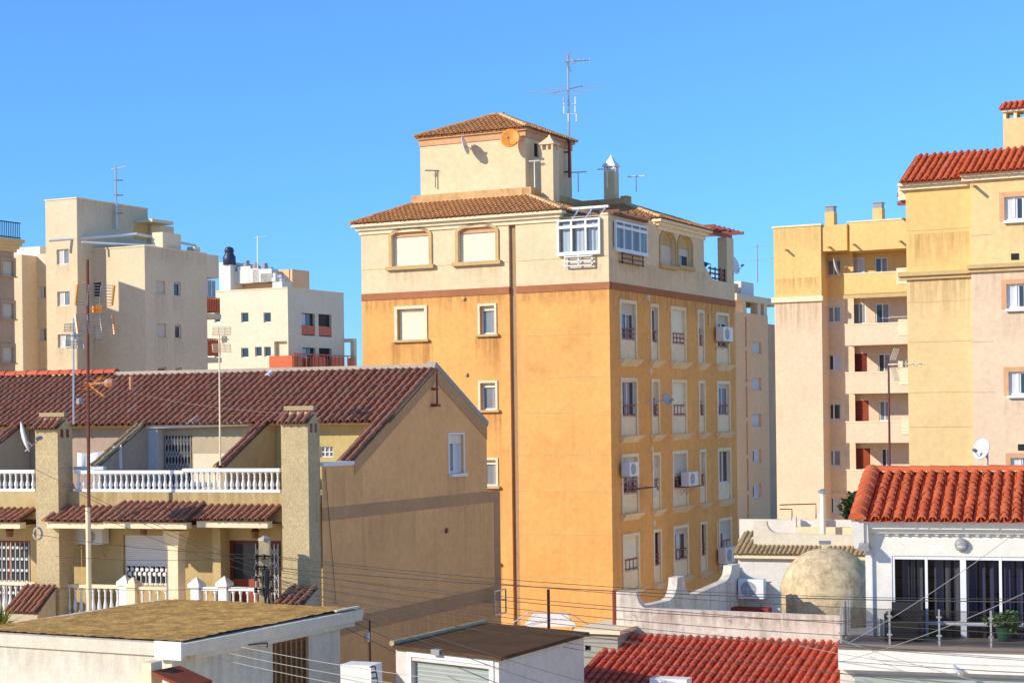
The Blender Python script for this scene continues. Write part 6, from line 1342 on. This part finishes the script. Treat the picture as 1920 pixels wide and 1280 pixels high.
_,FI=AB; q=FI.off(-1.0).pt(*FI.off(-1.0).at(1569,500)); dish('white dish in front of the uppermost window strip of the amber-topped block',q,(.95,-.32),.6,FI.pt(FI.off(-1.4).s(1577,508),q.z-.3,-1.4))
q=P(1839,841,44.0); dish('white satellite dish standing above the ridge of the white house',q,(-.85,-.5),.27,q+V((.2,.1,-.25)),'dish'); 
t=mast_thing('short dish pole above the white house ridge',q+V((.2,.1,-.75)),q+V((.2,.1,.05)),.02,'steel')
q=P(48,818,43.3); dish('white satellite dish seen edge-on beside the left pebbledash chimney',q,(.96,.22),.38,P(60,835,44.1),'dish',None,None,.25)
# antenna on a mast before the amber block
b1=P(1668,880,47); t=mast_thing('rusty mast with wire grid antenna rising behind the white house roof',b1+V((0,0,-1)),P(1666,681,47),.035,'rust'); panel_antenna(t,P(1672,683,46.9),(.85,-.5),.42,.42,6,'ivory',None,.8); yagi(t,P(1695,683,46.8),(.95,-.25,0),.85,5,.3,'ivory')
# air conditioners of the orange building and the terrace
def ac_at(label,x0,x1,y0,y1,o0=.12,o1=.45,F=FR,**k):
    s0,s1=F.s(x0,(y0+y1)/2),F.s(x1,(y0+y1)/2); xm=(x0+x1)/2; return acunit(label,F,s0,s1,F.z(xm,y1),F.z(xm,y0),o0,o1,**k)
ac_at('white air conditioner below the top right window of the shaded orange facade',1338,1356,614,640)
ac_at('white air conditioner beside the third-row left window, near the corner of the orange building',1160,1178,866,892)
ac_at('white air conditioner under the third-row middle window of the orange facade',1272,1290,884,910)
ac_at('white air conditioner low on the orange facade beside the bottom right window',1342,1360,1025,1054)
Fg=HOUSE['Fg']; s0,s1=Fg.s(208,1003),Fg.s(152,1003); acunit('white air conditioner with dark fan under the porch beside the rolled shutter',Fg,s0,s1,Fg.z(180,1018),Fg.z(180,989),.1,.42,body='wplast')
z=RH[5]; Fr_=RH[4]; q=P(1262,1300,40); acf=Fr(q,Fr_.d,Fr_.n); t=acunit('white air conditioner box at the bottom edge below the red lean-to roof',acf,acf.s(1228,1280),acf.s(1297,1280),acf.z(1260,1312),acf.z(1260,1267),0,.4)
MB().fbox(acf,acf.s(1228,1280),acf.s(1297,1280),0,acf.z(1260,1312)-.055,-.3,.4).build('plinth', M['plaster'], t)
# clothes racks and cloths
s,z=FR.at(1195,914); t=thing('clothes_rack','red clothes rack with white cloth outside the third-row left window','clothes rack',FR.pt(s,z-.1,.1))
mb=MB(); q0,q1=FR.s(1172,912),FR.s(1208,912)
for o in (.15,.35,.55): mb.tube([FR.pt(q0,z,o),FR.pt(q1,z,o)],.014,4)
for q_ in (q0,q1): mb.tube([FR.pt(q_,z,.0),FR.pt(q_,z,.6)],.016,4)
mb.build('frame', M['redrail'], t); mb=MB(); folds(mb,FR,q1-.55,q1-.08,z-.38,z+.01,.56,.2,.04); mb.build('cloth', M['curtain'], t)
s,z=FR.at(1283,911); t=thing('clothes_rack','bare red clothes rack under the third-row middle window','clothes rack',FR.pt(s,z-.1,.1)); mb=MB(); q0,q1=FR.s(1266,912),FR.s(1297,912)
for o in (.15,.5): mb.tube([FR.pt(q0,z,o),FR.pt(q1,z,o)],.014,4)
for q_ in (q0,q1): mb.tube([FR.pt(q_,z,.0),FR.pt(q_,z,.55)],.016,4)
mb.build('frame', M['redrail'], t)
FB=HOUSE['FB']; Fc=FB.off(1.7); za=Fc.z(180,842)
pts=[]; mb=MB(); n=16; cols_=[(145,848,880),(166,850,884),(190,846,884),(210,838,884),(226,833,878)]
def lerp(cols,x,i):
    for a,b in zip(cols,cols[1:]):
        if a[0]<=x<=b[0]: return a[i]+(b[i]-a[i])*(x-a[0])/(b[0]-a[0])
for k in range(n):
    xa,xb=145+81*k/n,145+81*(k+1)/n; oa,ob=.05*math.sin(k*1.1),.05*math.sin((k+1)*1.1)
    A_=lambda x,i,o: Fc.pt(Fc.s(x,860),Fc.z(x,lerp(cols_,x,i)),o)
    mb.poly([A_(xa,2,oa*2),A_(xb,2,ob*2),A_(xb,1,ob),A_(xa,1,oa)])
single(mb,'cloth_sheet',plain('white_cloth',(.8,.8,.8),.9,var=.03),'white sheet hung slanting across the terrace behind the balustrade','sheet')
Fp=MAIN['pg']; mb=MB(); zz=FR.z(1340,486); 
for k in range(10):
    s_a,s_b=Fp+.1+1.9*k/10,Fp+.1+1.9*(k+1)/10; ha=.12*math.sin(k*.9); hb=.12*math.sin((k+1)*.9)
    mb.poly([FR.pt(s_a,zz+ha-.25,-.4),FR.pt(s_b,zz+hb-.25,-.4),FR.pt(s_b,zz+hb*.5,-.9),FR.pt(s_a,zz+ha*.5,-.9)])
mb.poly([FR.pt(Fp+.05,zz+.5,-.5),FR.pt(Fp+.7,zz+1.15,-.5),FR.pt(Fp+.05,zz+1.25,-.7)]); single(mb,'awning_cloth',plain('teal_cloth',(.05,.16,.17),.8),'sagging teal cloth under the terrace pergola of the orange building','cloth')
# porch lanterns
for x,y,l in ((33,998,'brown hanging lantern under the porch at the left edge'),(283,994,'red-brown lantern above the white rolled shutter'),(491,1000,'small lantern above the front door by the right chimney')):
    s_,z_=Fg.at(x,y); p=Fg.pt(s_,z_,.35); t=thing('lantern',l,'lantern',p)
    MB().lathe(p,[(.05,-.1),(.09,-.08),(.11,.08),(.02,.14)],6).build('lamp_glass', plain('amber_glass',(.25,.1,.04),.3), t); MB().lathe(p,[(.13,.085),(.12,.1),(.04,.19),(.02,.28)],6).build('lamp_cap', M['rust'], t); MB().tube([p+V((0,0,.27)),Fg.pt(s_,z_+.3,.0)],.014,5).build('bracket', M['rust'], t)
# fan palm at the left edge
c=P(2,1105,43.8); c.z=HOUSE['zf']-.2; t=thing('potted_plant','yellow-green spiky plant at the left edge before the lower balustrade','plant',c); mb=MB(); r=random.Random(4)
for k in range(46):
    a=r.uniform(0,6.28); el=r.uniform(.25,1.4); l_=r.uniform(.5,.85); d=V((math.cos(a)*math.cos(el),math.sin(a)*math.cos(el),math.sin(el))); s_=V((-d.y,d.x,0)).normalized()*.028; b_=c+V((0,0,.3)); m_=b_+d*l_*.6; e_=b_+d*l_-V((0,0,.1)); mb.poly([b_-s_*.5,m_-s_,e_,m_+s_,b_+s_*.5])
mb.build('foliage', plain('yellow_leaf',(.2,.22,.03),.6,var=.4), t); MB().lathe(c-V((0,0,.1)),[(.12,0),(.18,.35),(.02,.33)],12).build('pot', M['peach'], t)
# utility pole with insulators
pb=P(497,1150,43.6); pb.z=0; ptop=P(496,1013,43.6); t=thing('utility_pole','pale concrete utility pole with dark insulators, between the house porch and the mossy garage','utility pole',pb)
MB().hexa([pb+V((x*.16,y*.14,0)) for x,y in ((-1,-1),(1,-1),(1,1),(-1,1))],[V((ptop.x+x*.13,ptop.y+y*.11,ptop.z)) for x,y in ((-1,-1),(1,-1),(1,1),(-1,1))]).build('post', M['pebble'], t)
MB().lathe(ptop,[(.17,0),(.15,.06),(.03,.12)],4).build('pole_cap', M['cement'], t)
for k,y in enumerate((1042,1062,1082,1104)):
    c=P(495,y,43.42); mb=MB(); mb.tube([c-V((.22,0,0)),c+V((.24,0,0))],.022,5); 
    for x in (-.2,.0,.2): mb.lathe(c+V((x,-.03,-.02)),[(.03,-.06),(.055,-.03),(.035,0),(.055,.03),(.03,.07)],8)
    mb.build('insulator_rack', M['dark'], t)
mb=MB()
for k in range(5): c=P(493+k*3,1068,43.3); mb.tube([c,c+V((.03*math.sin(k),-.05,-.5)),c+V((.1*math.cos(k*2),-.02,-.9-.1*k))],.02,5)
mb.build('cable_loop', M['dark'], t)
# red posts with wire
for x,y0,y1,Y,l in ((1029,1104,1172,52,'left of two thin red posts before the orange building'),(1152,1106,1186,44.2,'right of two thin red posts, at the parapet end')):
    p=P(x,y1,Y); single(MB().tube([V((p.x,p.y,zat(p,y1)-.7)),V((p.x,p.y,zat(p,y0)))],.045,7),'fence_post',M['redrail'],l,'post','thin red posts with wire')
# white awning frame and canvas roofs at the foot of the orange building
t=thing('canopy','white canvas canopy with wire struts at the foot of the orange building','canopy',P(1020,1170,64.5)); zf_=0
c0=P(980,1174,64.5); c1=P(1082,1174,64)
mb=MB(); mb.poly([c0,P(1000,1149,65.1),P(1062,1150,64.9),c1]); mb.build('canvas', plain('canvas_white',(.75,.73,.68),.8), t)
mb=MB()
for a,b in (((960,1168),(990,1148)),((990,1148),(1070,1150)),((1070,1150),(1128,1185)),((1008,1148),(985,1166)),((1052,1150),(1075,1166))): mb.tube([P(*a,64.4),P(*b,64.4)],.02,4)
for x in (985,1075): q=P(x,1171,64.4); mb.tube([V((q.x,q.y,0)),q],.04,6)
mb.build('strut', M['alu'], t)
# small block with window right of the dark garage
Y=43.0; fl,fr=frames(1158,1195,Y,25,27); b_=thing('shed','small grey-green shed behind the dark garage roof','shed',fl.O); z1=fl.z(1120,1187); a_=fl.s(1085,1190)
wr=fl.rect(1097,1209,1108,1219); mb=MB(); mb.wall(fl,0,a_,0,z1,[wr],.15); mb.poly([fl.pt(0,0),fl.pt(0,z1),fl.pt(0,z1,-2),fl.pt(0,0,-2)]); mb.build('wall', stucco('shed_wall',(.40,.40,.33),None,.3), b_); window(b_,fl,wr,.1,'dark',.03,1,1); MB().fbox(fl,-.1,a_+.1,z1+.002,z1+.1,-2,.1).build('roof', M['ivory'], b_)
# white board with rungs at the bottom
q=P(672,1290,34.6); fb=Fr(q,(.93,-.36),(-.36,-.93)); t=thing('white_cabin','white flat-topped cabin with a rung ladder between the two garages','cabin',fb.pt(0,0)); s0,s1=fb.s(638,1260),fb.s(696,1260); zt_=fb.z(670,1246)
MB().fbox(fb,s0,s1,0,zt_,-.5,0).build('wall', M['clean'], t); mb=MB(); l0,l1=fb.s(697,1248),fb.s(712,1290)
for k in range(8): z_=zt_-.02-k*.11; x_=s1+.0+.02*k; mb.tube([fb.pt(x_,z_,.05),fb.pt(x_+.11,z_+.02,.05)],.016,4)
mb.tube([fb.pt(s1+.11,zt_,.05),fb.pt(s1+.27,zt_-.9,.05)],.014,4); mb.build('ladder', M['dark'], t)
# meter box on the gable and wall fittings
G=HOUSE['G']; s_,z_=G.at(687,1192); t=thing('meter_box','small white meter box with conduit on the brown gable wall','box',G.pt(s_,z_-.2,.0)); MB().fbox(G,s_-.07,s_+.05,z_-.14,z_+.1,.002,.08).build('casing', M['white'], t); MB().tube([G.pt(s_+.14,z_+.4,.03),G.pt(s_+.14,G.z(690,1242),.03)],.02,5).build('conduit', M['rust'], t)
s_,z_=G.at(836,994); single(MB().lathe(G.pt(s_,z_,.013),[(.08,0),(.08,.03),(.05,.05),(.02,.05)],10,G.n),'wall_plug',M['redrail'],'small round red wall plug on the brown gable','fitting')
s_,z_=G.at(922,1125); mb=MB(); bars(mb,G,s_-.5,s_+.35,z_-.4,z_+.35,.3,.34,.04,2,1)
for q_ in (s_-.5,s_+.31): mb.fbox(G,q_,q_+.04,z_-.02,z_+.02,.013,.299)
single(mb,'gate_frame',M['steel'],'empty steel frame at the far foot of the brown gable','frame')
s_,z_=Fg.at(65,985); 
p=P(70,1000,43.5); mb=MB()
for k in range(3): mb.tube([p+V((math.cos(a)*(.09+.015*k),.02*k,math.sin(a)*(.13+.015*k))) for a in [6.2832*i/16 for i in range(17)]],.012,5)
mb.tube([p+V((0,0,.14)),P(68,960,43.6)],.012,4); single(mb,'cable_coil',M['cablew'],'coil of pale cable hanging on the left pebbledash chimney','cable')
# overhead cables
def cable(a,b,sag,r,mat,label,group,n=18):
    a=V(a); b=V(b); pts=[a+(b-a)*(i/n)-V((0,0,4*sag*(i/n)*(1-i/n))) for i in range(n+1)]
    single(MB().tube(pts,r*.62,5),'overhead_cable',M[mat],label,'cable',group)
r=random.Random(9)
g1='dark cables fanning right from the utility pole'; l1='thin dark overhead cable running right from the utility pole past the brown gable'
fan=[(1040,1122,38,.012),(1043,1150,38,.012),(1062,1128,36,.018),(1064,1165,36,.014),(1070,1190,35,.012),(1076,1206,35,.012),(1082,1222,34,.012),(1090,1240,34,.010),(1098,1262,33,.010),(1104,1290,33,.010),(1085,1310,33,.010),(1094,1345,33,.010)]
for y0,y1,Y,rr in fan: cable(P(499,y0,43.4),P(1960,y1,Y),r.uniform(.15,.45),rr,'cable',l1,g1)
g2='pale cables from the mossy garage'; l2='pale overhead cable running right from the wall of the mossy garage'
for x0,y0,y1,Y in ((452,1212,1316,30),(430,1224,1345,30),(400,1232,1380,30)): cable(P(x0,y0,34.9 if x0>440 else 34.4),P(1500,y1,Y),.25,.010,'cablew',l2,g2)
g3='cables from the porch to the pole'; l3='thin dark cable running from the left house front to the utility pole'
for x0,y0,Y0,y1 in ((68,880,43.7,1062),(108,905,43.9,1070),(112,935,44,1080),(60,1000,43.5,1040),(105,1042,43.9,1043),(-30,1095,43,1100)): cable(P(x0,y0,Y0),P(494,y1,43.4),.1,.010,'cable',l3,g3)
g4='slack cables across the white balcony'; l4='slack cable crossing in front of the white balcony house'
for a,b in (((1575,1240,38.0),(1960,1092,33)),((1590,1205,38.0),(1960,955,33)),((1560,1192,38),(1960,1300,34)),((1500,1210,38),(1960,1262,33))): cable(P(*a),P(*b),.12,.010,'gplast',l4,g4)
g5='steep dark cables before the dark garage'; l5='steep dark cable dropping right across the dark garage'
for y0,y1 in ((1075,1330),(1080,1365),(1088,1410),(1100,1450)): cable(P(500,y0,43.4),P(1300,y1,31),.2,.010,'cable',l5,g5)
cable(HOUSE['G'].pt(*HOUSE['G'].at(608,880),.03),HOUSE['G'].pt(*HOUSE['G'].at(628,1130),.03),.0,.012,'cable','dark cable clipped down the brown gable near the chimney',None)
cable(P(180,720,44.9),P(560,775,44.2),  .15,.004,'cablew','slim pale guy wire from the tall rusty mast to the right chimney',None)
# ================================================================== LIGHT, SKY, CAMERA
sc=bpy.context.scene
AZ=math.radians(27+38); EL=math.radians(27)
sd=V((-math.sin(AZ)*math.cos(EL),-math.cos(AZ)*math.cos(EL),math.sin(EL)))
sun=bpy.data.lights.new('sun','SUN'); sun.energy=3.2; sun.angle=math.radians(.5); sun.color=(1,.90,.74)
so=bpy.data.objects.new('sun',sun); C.objects.link(so); so.rotation_euler=sd.to_track_quat('Z','Y').to_euler(); so.location=(-40,-20,60)
w=bpy.data.worlds.new('World'); sc.world=w; w.use_nodes=True; t=w.node_tree; bg=t.nodes['Background']
sky=t.nodes.new('ShaderNodeTexSky'); sky.sky_type='NISHITA'; sky.sun_disc=False; sky.sun_elevation=EL; sky.sun_rotation=math.atan2(sd.x,sd.y); sky.altitude=12000; sky.air_density=5.0; sky.dust_density=0; sky.ozone_density=10
t.links.new(sky.outputs['Color'],bg.inputs['Color']); bg.inputs['Strength'].default_value=.143
cam=bpy.data.cameras.new('camera'); co=bpy.data.objects.new('camera',cam); C.objects.link(co); sc.camera=co
cam.sensor_width=36; cam.lens=36*FPX/1920; cam.shift_y=(CY-640)/1920; cam.clip_start=.5; cam.clip_end=4000
co.matrix_world=Matrix(((CR,SR,0,0),(0,0,-1,0),(-SR,CR,0,H),(0,0,0,1)))
sc.view_settings.view_transform='Standard'; sc.view_settings.look='None'; sc.view_settings.gamma=1; sc.view_settings.exposure=.6
for o in bpy.data.objects:
    if 'org' in o: del o['org']
